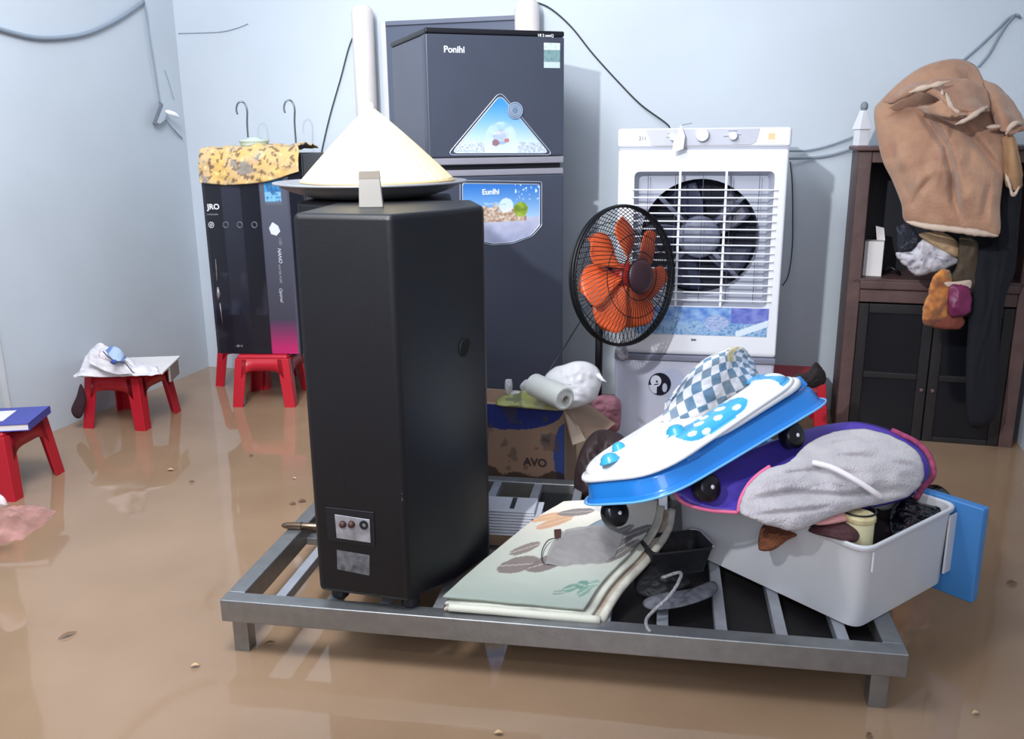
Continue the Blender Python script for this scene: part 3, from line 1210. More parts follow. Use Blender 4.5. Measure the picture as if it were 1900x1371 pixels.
MB().lathe([(0.0001, -0.068), (0.042, -0.068), (0.05, -0.085), (0.047, -0.13), (0.03, -0.155), (0.0001, -0.16)], 32, FM).obj('motor_housing', BLACKM, fan, smooth=True)
mp = FM @ Vector((0, 0, -0.11))
MB().tube([mp + Vector((0, 0, -.03)), mp + Vector((0, 0, -.10))], [0.02, 0.03], 16).obj('tilt_neck', BLACKM, fan, smooth=True)
MB().tube([mp + Vector((0, 0, -.09)), Vector((mp.x, mp.y, 0.26))], 0.0125, 16).obj('upper_pole', BLACKM, fan, smooth=True)
MB().tube([Vector((mp.x, mp.y, 0.32)), Vector((mp.x, mp.y, 0.02))], 0.021, 16).obj('lower_pole', BLACKM, fan, smooth=True)
MB().lathe([(0.0001, 0.0), (0.12, 0.0), (0.125, 0.01), (0.11, 0.022), (0.04, 0.032), (0.0001, 0.034)], 40, Matrix.Translation((mp.x, mp.y, 0))).obj('base', BLACKM, fan, smooth=True)

# ------------------------------------------------------------------ stools
def make_stool(label, loc, rz, group='red plastic stools'):
    root = thing('plastic_stool', label, 'stool', loc, rz, group)
    H_ = 0.30
    a, b = 0.108, 0.138                 # half widths at the top and the foot
    MB().prism([(-a, -a), (a, -a), (a, a), (-a, a)], H_ - 0.022, H_).obj('seat', REDP, root, bevel=0.014, seg=4)

    def hw(z):
        return a + (b - a) * (H_ - z) / H_ + 0.004
    for k in range(4):
        R_ = Matrix.Rotation(k * PI / 2, 4, 'Z')
        # skirt with arched underside
        z1, z0 = H_ - 0.014, H_ - 0.098
        top = []
        prof = []
        n = 12
        for i in range(n + 1):
            t = -1 + 2 * i / n
            z = z0 + 0.035 * (1 - min(1, abs(t) * 1.0) ** 5) - 0.002
            prof.append((t, z))
        mb = MB()
        vs = []
        for t, z in prof:
            for zz, th_ in ((z, 0), (z1, 0), (z1, 1), (z, 1)):
                w_ = hw(zz)
                vs.append(R_ @ Vector((t * (w_ - .03), -w_ + th_ * .006, zz)))
        fs = []
        for i in range(n):
            for j in range(4):
                fs.append((i * 4 + j, i * 4 + (j + 1) % 4, (i + 1) * 4 + (j + 1) % 4, (i + 1) * 4 + j))
        mb.add(vs, fs)
        mb.obj('skirt', REDP, root, smooth=True)
        # L-section leg at the corner
        lg = MB()
        w1, w0 = hw(z1), hw(0)
        fl1, fl0 = 0.052, 0.042
        t_ = 0.008

        def q4(w, fl, z):
            return ([R_ @ Vector(p) for p in ((-w, -w, z), (-w + fl, -w, z), (-w + fl, -w + t_, z), (-w + t_, -w + t_, z), (-w + t_, -w + fl, z), (-w, -w + fl, z))])
        lg.add(q4(w0, fl0, 0) + q4(w1, fl1, z1), [(5, 4, 3, 2, 1, 0), (6, 7, 8, 9, 10, 11)] + [(i, (i + 1) % 6, 6 + (i + 1) % 6, 6 + i) for i in range(6)])
        lg.obj('leg', REDP, root, bevel=0.003, seg=2)
    return root


s1 = G(165, 797)
s2_ = G(262, 797)
mid = (s1 + s2_) / 2
ST1 = Vector((mid.x + .02, mid.y + 0.13, FLOORZ))
stool = make_stool('red plastic stool carrying papers beside the left wall', ST1, math.radians(-10))
m2 = (G(437, 757) + G(548, 755)) / 2
ST2 = Vector((m2.x, m2.y + .135, FLOORZ))
copy_thing(stool, ST2, math.radians(-3), 'red plastic stool, the front one of two under the black water purifier')
m3_ = G(398, 735)
ST3 = Vector((m3_.x + 0.16, m3_.y + .30, FLOORZ))
ST3 = Vector((ST2.x - 0.155, ST2.y + 0.30, FLOORZ))
copy_thing(stool, ST3, math.radians(-16), 'red plastic stool, the rear left one of two under the black water purifier')
e_ = G(40, 930)
ST4 = Vector((e_.x - 0.135, e_.y + 0.14, FLOORZ))
copy_thing(stool, ST4, math.radians(-6), 'red plastic stool cut by the left edge of the photo with blue book')
m5 = G(1541, 812)
ST5 = Vector((m5.x - .118, m5.y + .13, FLOORZ))
copy_thing(stool, ST5, math.radians(-14), 'red plastic stool behind the blue baby walker by the dark cabinet')

# ------------------------------------------------------------------ water purifier cabinet on the two stools
PZ = 0.222
pA = G(405, 655, PZ)
pang = math.radians(-4)
WP = thing('water_purifier', 'tall black glass-fronted water purifier cabinet standing on two red stools', 'water purifier', pA, pang)
pex = rz2((1, 0), pang)
pey = rz2((0, 1), pang)


def wl_(px, py, off=0.0):
    d = PL(px, py, pA, pey) - pA
    return Vector((d.dot(pex), -off, d.z))


pw, ph, pdp = 0.415, wl_(372, 287).z, 0.33
MB().bb(0, pw, 0.012, pdp, 0, ph).obj('cabinet', DARKP, WP, bevel=0.004)


def front_fn(co):
    u, v = co.x / pw, co.z / ph
    c = (24, 25, 34)
    if u < .03:
        c = (38, 40, 50)
    if .18 < u < .38:
        c = mixc(c, (44, 46, 58), min(1, v * 1.2))
    if .57 < u < .86:
        c = mixc((58, 58, 70), (96, 100, 114), max(0, v - .1))
        if v < .17:
            c = mixc((176, 40, 98), (70, 58, 80), (v - .03) / .15)
        if u > .83:
            c = (74, 76, 90)
        if .755 < v < .90 and u < .78 and u > .61:
            c = mixc((52, 100, 150), (74, 150, 206), .5 + fbm(u * 30, v * 20))
            if v < .82:
                c = mixc(c, (90, 96, 112), .3) if abs(fbm(u * 22, v * 40, 3)) > .35 else (120, 176, 214)
            if v < .775:
                c = (92, 98, 112)
    if u < .55 and .2 < v < .42:
        n = fbm(u * 7, v * 5, 9)
        c = mixc(c, (58, 60, 72), max(0, n) * .9)
    return c


MB().grid(100, 130, lambda u, v: Vector((pw * u, 0, ph * v))).obj('glass_front', mat('printed_glass', None, 0.12, vc=True, var=0.02), WP, paint=front_fn, solid=0.008)
pt_ = lambda px, py: wl_(px, py, 0.0055)
text('lettering', 'JRO', 0.030, pt_(386, 388), (1, 0, 0), (0, 0, 1), TXTW, WP, weight=0.0008)
DIM = mat('dim_print', (150, 152, 162), .5)
text('lettering', 'HYDROGEN', 0.0085, pt_(385, 399), (1, 0, 0), (0, 0, 1), DIM, WP)
for i, px in enumerate((393, 420, 446, 473)):
    c_ = pt_(px, 417)
    m_ = TXTW if i == 0 else mat('faint_print', (84, 86, 98), .5)
    MB().tube([c_ + Vector((.0105 * math.cos(a * PI / 10), 0, .0115 * math.sin(a * PI / 10))) for a in range(20)], 0.0013 if i == 0 else .003, 6, closed=True).obj('round_icon', m_, WP)
    if i == 0:
        MB().tube([c_ + Vector((.004 * math.cos(a * PI / 5), 0, .005 * math.sin(a * PI / 5))) for a in range(10)], 0.0014, 6, closed=True).obj('round_icon', m_, WP)
dr = [pt_(*p) for p in ((506, 412), (500, 423), (504, 434), (514, 437), (521, 429), (517, 419), (510, 414))]
MB().slab(dr, (0, -0.0008, 0)).obj('drop_icon', mat('drop_print', (200, 204, 216), .5), WP)
text('lettering', '1101', 0.016, pt_(518, 441), Vector((0.02, 0, -1)), (1, 0, 0), DIM, WP)
text('lettering', 'NANO', 0.020, pt_(516, 460), Vector((0.02, 0, -1)), (1, 0, 0), mat('vertical_print', (188, 190, 202), .5), WP, shear=.2, weight=.0003)
text('lettering', 'WATER PURE', 0.013, pt_(517, 490), Vector((0.02, 0, -1)), (1, 0, 0), DIM, WP)
text('lettering', 'Optimal', 0.018, pt_(519, 534), Vector((0.02, 0, -1)), (1, 0, 0), MATS['vertical_print'], WP, shear=.2)
text('lettering', '- 88 H', 0.013, pt_(437, 643), (1, 0, 0), (0, 0, 1), DIM, WP)
# door handle strip
hp = MB().tube([pt_(401, 480), pt_(404, 520)], [0.001, 0.0035], 8)
hp.tube([pt_(405, 532), pt_(407, 545), pt_(406, 556)], [0.004, 0.009, 0.003], 8)
hp.tube([pt_(409, 562), pt_(414, 600)], [0.003, 0.001], 8)
hp.obj('pull_handle', mat('worn_handle', (150, 140, 146), .35, .6), WP, smooth=True)
# gooseneck taps
CHR = mat('chrome_tube', (110, 116, 122), 0.25, 0.8)
for (bx, by, tx, ty, sgn) in ((437, 276, 430, 186, -1), (528, 268, 522, 183, -1)):
    b0 = wl_(bx, by, -0.15)
    t_ = wl_(tx, ty, -0.15)
    pts = [b0 + Vector((0, 0, -.02)), b0, b0.lerp(t_, .5), t_ + Vector((.004, 0, -.035)), t_ + Vector((-.004, 0, -.008)), t_ + Vector((-.016, -.004, 0)), t_ + Vector((-.03, -.008, -.008)), t_ + Vector((-.037, -.01, -.03)), t_ + Vector((-.034, -.01, -.05))]
    MB().tube(spline(pts, 40), 0.0036, 10).obj('gooseneck_tap', CHR, WP, smooth=True)
    MB().tube([b0 + Vector((0, 0, -.03)), b0 + Vector((0, 0, 0.0))], 0.010, 14).obj('tap_base', CHR, WP, smooth=True)


# floral cloth over the top
def cl_fn(co):
    n = fbm(co.x * 16, co.y * 16, co.z * 16 + 3)
    n2 = fbm(co.x * 45, co.y * 45 + 5, co.z * 45)
    c = mixc((214, 176, 104), (206, 176, 138), .5 + n)
    if n2 > .30:
        c = mixc(c, (112, 90, 70), .85)
    if n > .5:
        c = (150, 142, 132)
    if n2 < -.55:
        c = (244, 214, 150)
    return c


p_ = lambda px, py, o: pA + pex * wl_(px, py).x + pey * (-o) + Vector((0, 0, wl_(px, py).z))
rows = []
for py, o in ((341, .012), (318, .018), (300, .020), (290, .012)):
    rows.append([p_(px, py + dy, o + do) for px, dy, do in ((373, -2, .002), (395, -1, .008), (420, 2, .004), (450, 0, .01), (480, -2, .004), (510, -8, .01), (535, -16 if py > 330 else -6, .006), (557, -24 if py > 330 else -10, .004))])
zt_ = pA.z + ph
for o, dz in ((-.02, .016), (-.10, .02), (-.20, .016), (-.30, .006)):
    rows.append([pA + pex * (pw * u) + pey * (-o) + Vector((0, 0, ph + dz + e)) for u, e in ((.005, 0), (.13, .006), (.26, .010), (.4, .004), (.55, .016), (.7, .012), (.84, .012), (.965, .016))])
cth = net(rows, 90, 60, amp=0.010, fs=16, seed=2).obj('floral_cloth', VC_CLOTH, smooth=True, solid=0.004, paint=cl_fn)
tag(cth, 'yellow and brown floral cloth draped over the black water purifier', 'cloth')
# pale bowl-like lid on the cloth
lc = wl_(452, 280, -0.15)
lo = MB().lathe([(0.0001, 0.0), (0.052, 0.0), (0.056, 0.008), (0.057, 0.018), (0.062, 0.021), (0.062, 0.026), (0.03, 0.029), (0.028, 0.036), (0.0001, 0.037)], 36).obj('plastic_bowl', mat('pale_green_lid', (192, 208, 196), .45), smooth=True)
lo.location = pA + pex * lc.x + pey * 0.13 + Vector((0, 0, ph + .028))
tag(lo, 'pale green shallow bowl upside down on the floral cloth beside the tap', 'bowl')

# ------------------------------------------------------------------ flat dark panel in place of a doorway, and white posts behind the fridge
wp_ = lambda px, py, o=0: on_back(px, py, o)
a0_, a1_ = (wp_(722, 200) - C0).dot(E1), (wp_(965, 200) - C0).dot(E1)
ztd = wp_(845, 38).z
pnl = thing('doorway_panel', 'dark grey panel with pale frame standing in for a dark doorway behind the refrigerator', 'board', RM(a0_, 0.0), RA)
MB().bb(0.012, a1_ - a0_, -0.022, -0.004, FLOORZ, ztd - .004).obj('board', mat('dark_opening', (84, 92, 112), .5), pnl)
MB().bb(-0.012, 0.012, -0.03, -0.002, FLOORZ, ztd).obj('frame_strip', WALLG, pnl, bevel=0.002)
MB().bb(0.012, a1_ - a0_, -0.032, -0.002, ztd - .012, ztd + .006).obj('frame_strip', mat('grey_frame', (104, 110, 128), .5), pnl, bevel=0.002)


def post(px0, px1, pyt, label, name='white_post'):
    a = (wp_((px0 + px1) / 2, 200) - C0).dot(E1)
    z = wp_((px0 + px1) / 2, pyt).z
    r = (wp_(px1, 200) - wp_(px0, 200)).length / 2
    loc = RM(a, r + 0.034, FLOORZ)
    root = thing(name, label, 'post', loc, RA)
    hh = z - FLOORZ
    MB().lathe([(r, 0.0), (r, hh - r * .7), (r * .92, hh - r * .35), (r * .7, hh - r * .1), (r * .35, hh), (0.0001, hh + .002)], 28).obj('tube', mat('cream_foam', (222, 216, 214), .6), root, smooth=True)
    MB().lathe([(r * 1.015, 0.12), (r * 1.015, 0.15)], 28).obj('band', WALLG, root)
    return root


post(677, 713, 14, 'tall white round-topped post standing left of the refrigerator')
post(967, 1010, 4, 'white round-topped post showing above the right of the refrigerator')

# ------------------------------------------------------------------ cables
def cable(label, pts, r, m=CABLE, name='cable', cat='cable', n=40):
    o = MB().tube(spline(pts, n), r, 8).obj(name, m, smooth=True)
    return tag(o, label, cat)


cable('thick grey cable sagging across the top of the left wall', [on_left(x, y, .012) for x, y in ((-40, 40), (0, 54), (60, 69), (110, 70), (160, 62), (205, 43), (240, 22), (266, 3))], 0.0085)
cable('thin grey cable hanging down the left wall to the switch box', [on_left(x, y, .01) for x, y in ((266, 3), (270, 20), (277, 70), (285, 120), (292, 165), (296, 190))], 0.0042)
cable('faint thin wire running along the top left of the back wall', [on_back(x, y, .004) for x, y in ((331, 62), (370, 61), (410, 59), (440, 52), (460, 44))], 0.0014)
cable('short thin wire on the left wall beside the corner', [on_left(x, y, .004) for x, y in ((306, 130), (314, 155), (323, 185))], 0.0014)
cable('thin dark wire hanging on the back wall behind the conical hat', [on_back(x, y, .01) for x, y in ((674, 33), (650, 80), (632, 145), (612, 215), (596, 285), (590, 330))], 0.0028, WIRE)
cable('long thin black wire curving down the back wall to the air cooler', [on_back(985, 1, .01), on_back(1020, 15, .012), on_back(1060, 50, .012), on_back(1100, 100, .012), on_back(1150, 155, .012), on_back(1190, 195, .03), on_back(1235, 228, .08), on_back(1244, 240, .10)], 0.0030, mat('black_wire', (30, 36, 40), .5))
cable('upper grey wire strung from the air cooler to the white ornament', [on_back(1460, 280, .05), on_back(1500, 279, .02), on_back(1545, 268, .02), on_back(1590, 251, .03)], 0.0036)
cable('lower grey wire strung from the air cooler to the cabinet top', [on_back(1460, 294, .05), on_back(1500, 293, .02), on_back(1540, 288, .02), on_back(1578, 277, .03)], 0.0046)
cable('thin dark wire hanging down the wall right of the air cooler', [on_back(x, y, .008) for x, y in ((1466, 300), (1470, 340), (1471, 400), (1470, 460), (1463, 510), (1452, 530))], 0.0022, WIRE)
cable('left one of two grey wires dropping from the hook to the brown blanket', [on_back(x, y, .01) for x, y in ((1787, 112), (1815, 88), (1850, 55), (1870, 35), (1884, 27))], 0.0042)
cable('right one of two grey wires dropping from the hook to the brown blanket', [on_back(x, y, .01) for x, y in ((1815, 124), (1835, 100), (1852, 70), (1868, 45), (1884, 27))], 0.0042)
cable('grey wire running off the right edge from the wall hook', [on_back(1884, 27, .01), on_back(1892, 32, .01), on_right(1897, 60, .01), on_right(1903, 90, .01)], 0.0046)
cable('thin black wire leaning between the refrigerator and the fan', [W(1000, 720, 2.9), W(1040, 655, 2.95), W(1080, 590, 2.9)], 0.0026, WIRE, n=12)

# switch box with a clipped lamp
sw = thing('switch_box', 'tilted white switch box hanging on the left wall with a small white lamp', 'switch box', on_left(300, 215, 0.0), math.atan2(E2.y, E2.x))


def sl(px, py, off):
    d = on_left(px, py, off) - sw.location
    yy = rz2((1, 0), sw.rotation_euler.z)
    nn = rz2((0, 1), sw.rotation_euler.z)
    return Vector((d.dot(yy), d.dot(nn), d.z))


MB().slab([sl(297, 190, .002), sl(303, 193, .002), sl(298, 228, .002), sl(290, 232, .002), sl(283, 228, .002)], sl(300, 215, .03) - sl(300, 215, 0)).obj('box', mat('grey_box', (128, 134, 146), .5), sw, bevel=0.002)
MB().slab([sl(303, 196, .03), sl(312, 203, .03), sl(306, 222, .03), sl(297, 230, .03), sl(291, 228, .03)], sl(300, 215, .006) - sl(300, 215, 0)).obj('cover', mat('light_grey_cover', (190, 198, 208), .5), sw, bevel=0.001)
MB().tube(spline([sl(307, 206, .035), sl(315, 209, .05), sl(325, 213, .06), sl(333, 219, .06)], 12), [0.004, 0.007, 0.009, 0.010, 0.0105, 0.011, 0.011, 0.0105, 0.010, 0.009, 0.006, 0.002], 12).obj('lamp_bulb', mat('bulb_white', (245, 248, 252), .3), sw, smooth=True)
MB().tube([sl(308, 223, .02), sl(320, 238, .02), sl(338, 257, .01)], 0.0035, 8).obj('bracket', CABLE, sw)

# ------------------------------------------------------------------ wooden cabinet in the right corner
ga = RA
gP = G(1548, 806, 0)
gP.z = FLOORZ
gex, gey = rz2((1, 0), ga), rz2((0, 1), ga)
cab = thing('wooden_cabinet', 'dark brown wooden cabinet with open upper bay in the right corner', 'cabinet', gP, ga)


def gl(px, py, off=0.0):
    d = PL(px, py, gP - gey * off, gey) - gP
    return Vector((d.dot(gex), -off, d.z))


gw = 0.60
gd_ = 0.27
gz_ = gl(1600, 272).z
gsh = gl(1620, 517).z
MB().bb(0, 0.045, 0, 0.03, 0, gz_ - .015).obj('post', WOOD, cab, bevel=0.004)
MB().bb(gw - .045, gw, 0, 0.03, 0, gz_ - .015).obj('post', WOOD, cab, bevel=0.004)
for x0 in (0.0, gw - .015):
    MB().bb(x0, x0 + .015, 0.03, gd_, 0, gz_ - .015).obj('side_panel', WOOD, cab)
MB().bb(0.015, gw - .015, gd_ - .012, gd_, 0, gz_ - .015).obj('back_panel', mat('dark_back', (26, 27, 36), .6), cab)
MB().bb(-0.014, gw + .014, -0.018, gd_, gz_ - .015, gz_).obj('top_board', WOOD, cab, bevel=0.005)
MB().bb(0.045, gw - .045, 0.004, 0.026, gz_ - .055, gz_ - .015).obj('top_rail', WOOD, cab, bevel=0.003)
MB().bb(0.015, gw - .015, 0.0, gd_ - .012, gsh - .018, gsh).obj('shelf', WOOD, cab, bevel=0.003)
MB().bb(0.042, gw - .042, -0.008, 0.024, gsh - .038, gsh - .006).obj('shelf_moulding', WOOD, cab, bevel=0.006, seg=3)
MB().bb(0.045, gw - .045, 0.002, 0.024, gsh - .085, gsh - .04).obj('middle_rail', WOOD, cab, bevel=0.003)
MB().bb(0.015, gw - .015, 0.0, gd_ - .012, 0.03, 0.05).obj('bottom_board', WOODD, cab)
zdt, zdb = gsh - .09, 0.055
xm = gw / 2
for k in range(2):
    x0 = 0.046 + k * (xm - .046 + .001)
    x1 = x0 + xm - .048
    dpart = MB().bb(x0, x0 + .035, 0.002, 0.02, zdb, zdt).bb(x1 - .035, x1, 0.002, 0.02, zdb, zdt).bb(x0 + .035, x1 - .035, 0.002, 0.02, zdt - .035, zdt).bb(x0 + .035, x1 - .035, 0.002, 0.02, zdb, zdb + .045).bb(x0 + .035, x1 - .035, 0.004, 0.018, (zdb + zdt) / 2 - .012, (zdb + zdt) / 2 + .012)
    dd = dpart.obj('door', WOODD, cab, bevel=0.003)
    MB().bb(x0 + .033, x1 - .033, 0.010, 0.014, zdb + .04, zdt - .03).obj('glass_pane', mat('dark_cabinet_glass', (22, 23, 29), 0.15), dd)
    MB().lathe([(0.0001, 0.016), (0.007, 0.013), (0.005, 0.0)], 14, Matrix.Translation((x1 - .017 if k == 0 else x0 + .017, 0.002, zdb + .22)) @ Matrix.Rotation(PI / 2, 4, 'X')).obj('knob', WOOD, dd)
cb = lambda x, y, z: gP + gex * x + gey * y + Vector((0, 0, z))
# boxes on the shelf
bx = thing('white_carton', 'small white carton with its flap raised on the cabinet shelf', 'carton', cb(gl(1623, 515).x, .09, gsh), ga - .15)
MB().bb(-.032, .032, -.03, .03, 0, .125).obj('carton_body', PAPER, bx, bevel=0.001)
MB().hexa([Vector((.004, .028, .124)), Vector((.032, .028, .124)), Vector((.032, .030, .124)), Vector((.004, .030, .124))],
          [Vector((-.004, .030, .175)), Vector((.024, .036, .168)), Vector((.024, .038, .168)), Vector((-.004, .032, .175))]).obj('flap', PAPER, bx)
b3 = MB().hexa([Vector(p) for p in ((-.02, -.03, 0), (.016, -.03, 0), (.016, .03, 0), (-.02, .03, 0))], [Vector(p) for p in ((-.014, -.03, .085), (.020, -.03, .092), (.020, .03, .092), (-.014, .03, .085))]).obj('white_carton', mat('grey_white_card', (186, 184, 186), .7, var=.15), bevel=0.003)
b3.location = cb(gl(1588, 515).x, .10, gsh)
b3.rotation_euler = (0, 0, ga)
tag(b3, 'leaning grey-white carton at the left end of the cabinet shelf', 'carton')
o_ = MB().tube(spline([cb(gl(1645, 515).x, .12, gsh + .006), cb(gl(1655, 515).x, .08, gsh + .03), cb(gl(1668, 515).x, .07, gsh + .02), cb(gl(1676, 515).x, .10, gsh + .006)], 16), 0.006, 8).obj('dark_strap', DARKP, smooth=True)
tag(o_, 'black looped strap lying on the cabinet shelf right of the cartons', 'strap')

# house-shaped white ornament
hx = gl(1600, 268).x
oh = thing('house_ornament', 'small white house-shaped ornament with grey ball standing on the cabinet top', 'ornament', cb(hx, .07, gz_), ga + math.radians(28))
MB().bb(-.019, .019, -.018, .018, 0, .060).obj('house_body', WHITEP, oh, bevel=0.001)
MB().add([(-.024, -.024, .058), (.024, -.024, .058), (.024, .024, .058), (-.024, .024, .058), (-.006, -.010, .122), (.006, -.010, .122), (.006, .012, .122), (-.006, .012, .122)],
         [(3, 2, 1, 0), (4, 5, 6, 7), (0, 1, 5, 4), (1, 2, 6, 5), (2, 3, 7, 6), (3, 0, 4, 7)]).obj('steep_roof', WHITEP, oh, bevel=0.001)
MB().lathe([(0.0001, .118), (.008, .121), (.013, .131), (.012, .143), (.006, .150), (0.0001, .151)], 20, Matrix.Translation((.002, 0, 0))).obj('ball_finial', mat('ball_grey', (130, 140, 148), .6, var=.2, scale=80), oh, smooth=True)
MB().bb(.0185, .0205, -.008, .010, .044, .048).bb(.0185, .0205, -.008, -.004, .03, .047).obj('side_mark', BLACKM, oh)
MB().bb(-.024, .024, -.024, .024, -.0, .004).obj('house_base', mat('ornament_base', (150, 142, 146), .5), oh)

# ------------------------------------------------------------------ brown blanket bundle with cream hems
BLK = mat('camel_blanket', (176, 136, 110), 0.95, var=0.08, scale=12, bump=0.35, bscale=220, sheen=0.3, col2=(158, 118, 96))
HEM = mat('cream_hem', (196, 174, 158), 0.9, var=0.06, bump=0.2, bscale=200)
blk = thing('blanket', 'thick camel brown blanket with cream hems bundled on top of the wooden cabinet', 'blanket', cb(.3, .1, gz_))
bl0 = Vector(blk.location)
bD = 2.93


def wb(px, py, d=bD):
    return W(px, py, d) - bl0


bo1 = [(1622, 205, 3.08), (1636, 185, 3.08), (1672, 150, 3.05), (1715, 122, 3.0), (1770, 109, 2.98), (1808, 120, 2.98), (1824, 146, 2.95), (1838, 170, 2.92), (1862, 200, 2.9), (1880, 235, 2.88), (1868, 275, 2.84), (1862, 330, 2.82), (1856, 380, 2.80), (1852, 438, 2.78), (1800, 432, 2.82), (1742, 428, 2.86), (1682, 414, 2.92), (1672, 378, 2.94), (1655, 335, 2.98), (1638, 300, 3.0), (1626, 250, 3.05)]
save_cam = CAM.copy()
mbb = blob([W(*p) for p in bo1], W(1752, 290, 2.86), 0.05, 0.10, amp=0.016, fs=6.5, seed=4.2, N=170, R=60, stretch=(1.6, 1, .55), flat=.6, fine=.0006, fold=(.022, 10), creases=[
    ([(1696, 190), (1728, 232), (1754, 270), (1768, 322), (1772, 372), (1786, 410)], .040, 8, .030, 40),
    ([(1786, 232), (1815, 268), (1842, 300), (1866, 335)], .028, 7, .020, 30),
    ([(1690, 385), (1706, 355), (1732, 325)], .014, 7, .010, 20),
    ([(1640, 225), (1662, 215), (1700, 208)], .018, 7, .010, 20),
    ([(1838, 340), (1828, 380), (1822, 425)], .016, 8, .012, 25),
    ([(1650, 270), (1668, 320), (1690, 365)], .010, 12, .010, 30)])
mbb.v = [v - bl0 for v in mbb.v]
mbb.obj('main_fold', BLK, blk, smooth=True)


def drape(name, ctrl, m, amp, solid, parent, org, nu=30, nv=30, fs=14, seed=1.0, stretch=(1, 1, 1), paint=None):
    rows = [[W(*p) - org for p in r] for r in ctrl]
    return net(rows, nu, nv, amp=amp, fs=fs, seed=seed, stretch=stretch).obj(name, m, parent, smooth=True, solid=solid, paint=paint)


# upper overlapping folds
drape('upper_fold', [[(1640, 190, 2.97), (1690, 160, 2.90), (1735, 150, 2.86), (1790, 150, 2.84), (1830, 170, 2.84)],
                     [(1655, 190, 2.94), (1700, 165, 2.84), (1750, 180, 2.80), (1800, 185, 2.79), (1836, 200, 2.82)],
                     [(1690, 168, 2.88), (1735, 166, 2.79), (1768, 200, 2.76), (1808, 210, 2.76), (1832, 200, 2.80)]], BLK, .006, .012, blk, bl0, seed=3)
drape('upper_fold', [[(1700, 200, 2.88), (1730, 195, 2.80), (1760, 175, 2.78)], [(1730, 210, 2.82), (1760, 215, 2.76), (1790, 208, 2.76)], [(1775, 232, 2.80), (1808, 212, 2.75), (1834, 198, 2.78)]], BLK, .004, .012, blk, bl0, seed=8)
drape('right_fold', [[(1826, 150, 2.90), (1850, 165, 2.88), (1878, 195, 2.86), (1898, 228, 2.84)],
                     [(1838, 190, 2.84), (1858, 205, 2.80), (1878, 225, 2.80), (1900, 240, 2.80)],
                     [(1852, 235, 2.82), (1865, 245, 2.78), (1880, 250, 2.78), (1897, 236, 2.80)]], BLK, .005, .014, blk, bl0, seed=12)
drape('right_fold', [[(1862, 255, 2.82), (1874, 250, 2.80), (1884, 260, 2.80)], [(1864, 300, 2.82), (1880, 305, 2.78), (1892, 310, 2.80)], [(1868, 345, 2.82), (1884, 352, 2.80), (1896, 345, 2.82)]], mat('yellow_brown_cloth', (168, 130, 96), .9, var=.15, bump=.2), .005, .01, blk, bl0, seed=15)


def hem(pts, r0=.008, name='hem', parent=blk, m=HEM, flat=1.9):
    P = spline([W(*p) - bl0 for p in pts], 26)
    MB().tube(P, [r0 * (0.8 + 0.4 * noise.noise(p * 60)) * min(1, .25 + 3.5 * min(i, 25 - i) / 25) for i, p in enumerate(P)], 8).obj(name, m, parent, smooth=True)


hem([(1681, 411, 2.83), (1720, 420, 2.79), (1770, 426, 2.765), (1815, 432, 2.75), (1852, 438, 2.75)], .0125)
hem([(1686, 172, 2.83), (1710, 164, 2.80), (1735, 158, 2.785), (1764, 150, 2.78)], .009)
hem([(1772, 231, 2.77), (1795, 221, 2.75), (1815, 208, 2.745), (1834, 197, 2.76)], .0095)
hem([(1755, 172, 2.78), (1760, 190, 2.77), (1772, 205, 2.76), (1788, 212, 2.76)], .0085)
hem([(1748, 166, 2.78), (1748, 185, 2.78), (1756, 204, 2.78)], .007)
hem([(1866, 250, 2.775), (1874, 236, 2.77), (1886, 228, 2.77), (1899, 230, 2.79)], .009)
hem([(1830, 236, 2.80), (1845, 235, 2.79), (1858, 234, 2.79)], .008)
hem([(1866, 322, 2.80), (1872, 340, 2.79), (1880, 362, 2.79), (1892, 345, 2.79)], .007)


def soft(name, label, cat, outline, d, tf, tb, m, amp=.006, fs=16, seed=0.0, paint=None, group=None, kind=None, parent=None, **k):
    pts = [W(p[0], p[1], p[2] if len(p) > 2 else d) for p in outline]
    cx = sum(p[0] for p in outline) / len(outline)
    cy = sum(p[1] for p in outline) / len(outline)
    dm = sum((p[2] if len(p) > 2 else d) for p in outline) / len(outline)
    o = blob(pts, W(cx, cy, dm), tf, tb, amp=amp, fs=fs, seed=seed, **k).obj(name, m, parent, smooth=True, paint=paint)
    if parent is None:
        tag(o, label, cat, group, kind)
    return o


NAVY = mat('navy_cloth', (17, 18, 27), .9, var=.2, bump=.2)
soft('dark_cloth', 'dark navy cloth hanging down the right side of the wooden cabinet under the blanket', 'cloth',
     [(1862, 330), (1893, 300), (1897, 345), (1890, 430), (1884, 500), (1868, 545), (1858, 600), (1852, 690), (1846, 775), (1800, 790), (1792, 690), (1800, 560), (1812, 470), (1846, 445)], 2.90, .03, .04, NAVY, amp=.012, fs=8, seed=3, stretch=(2, 1, .4), N=90, R=18)


def pat1(co):
    n = fbm(co.x * 60, co.y * 60, co.z * 60)
    return mixc((206, 202, 210), (118, 114, 128), max(0, n * 1.4))


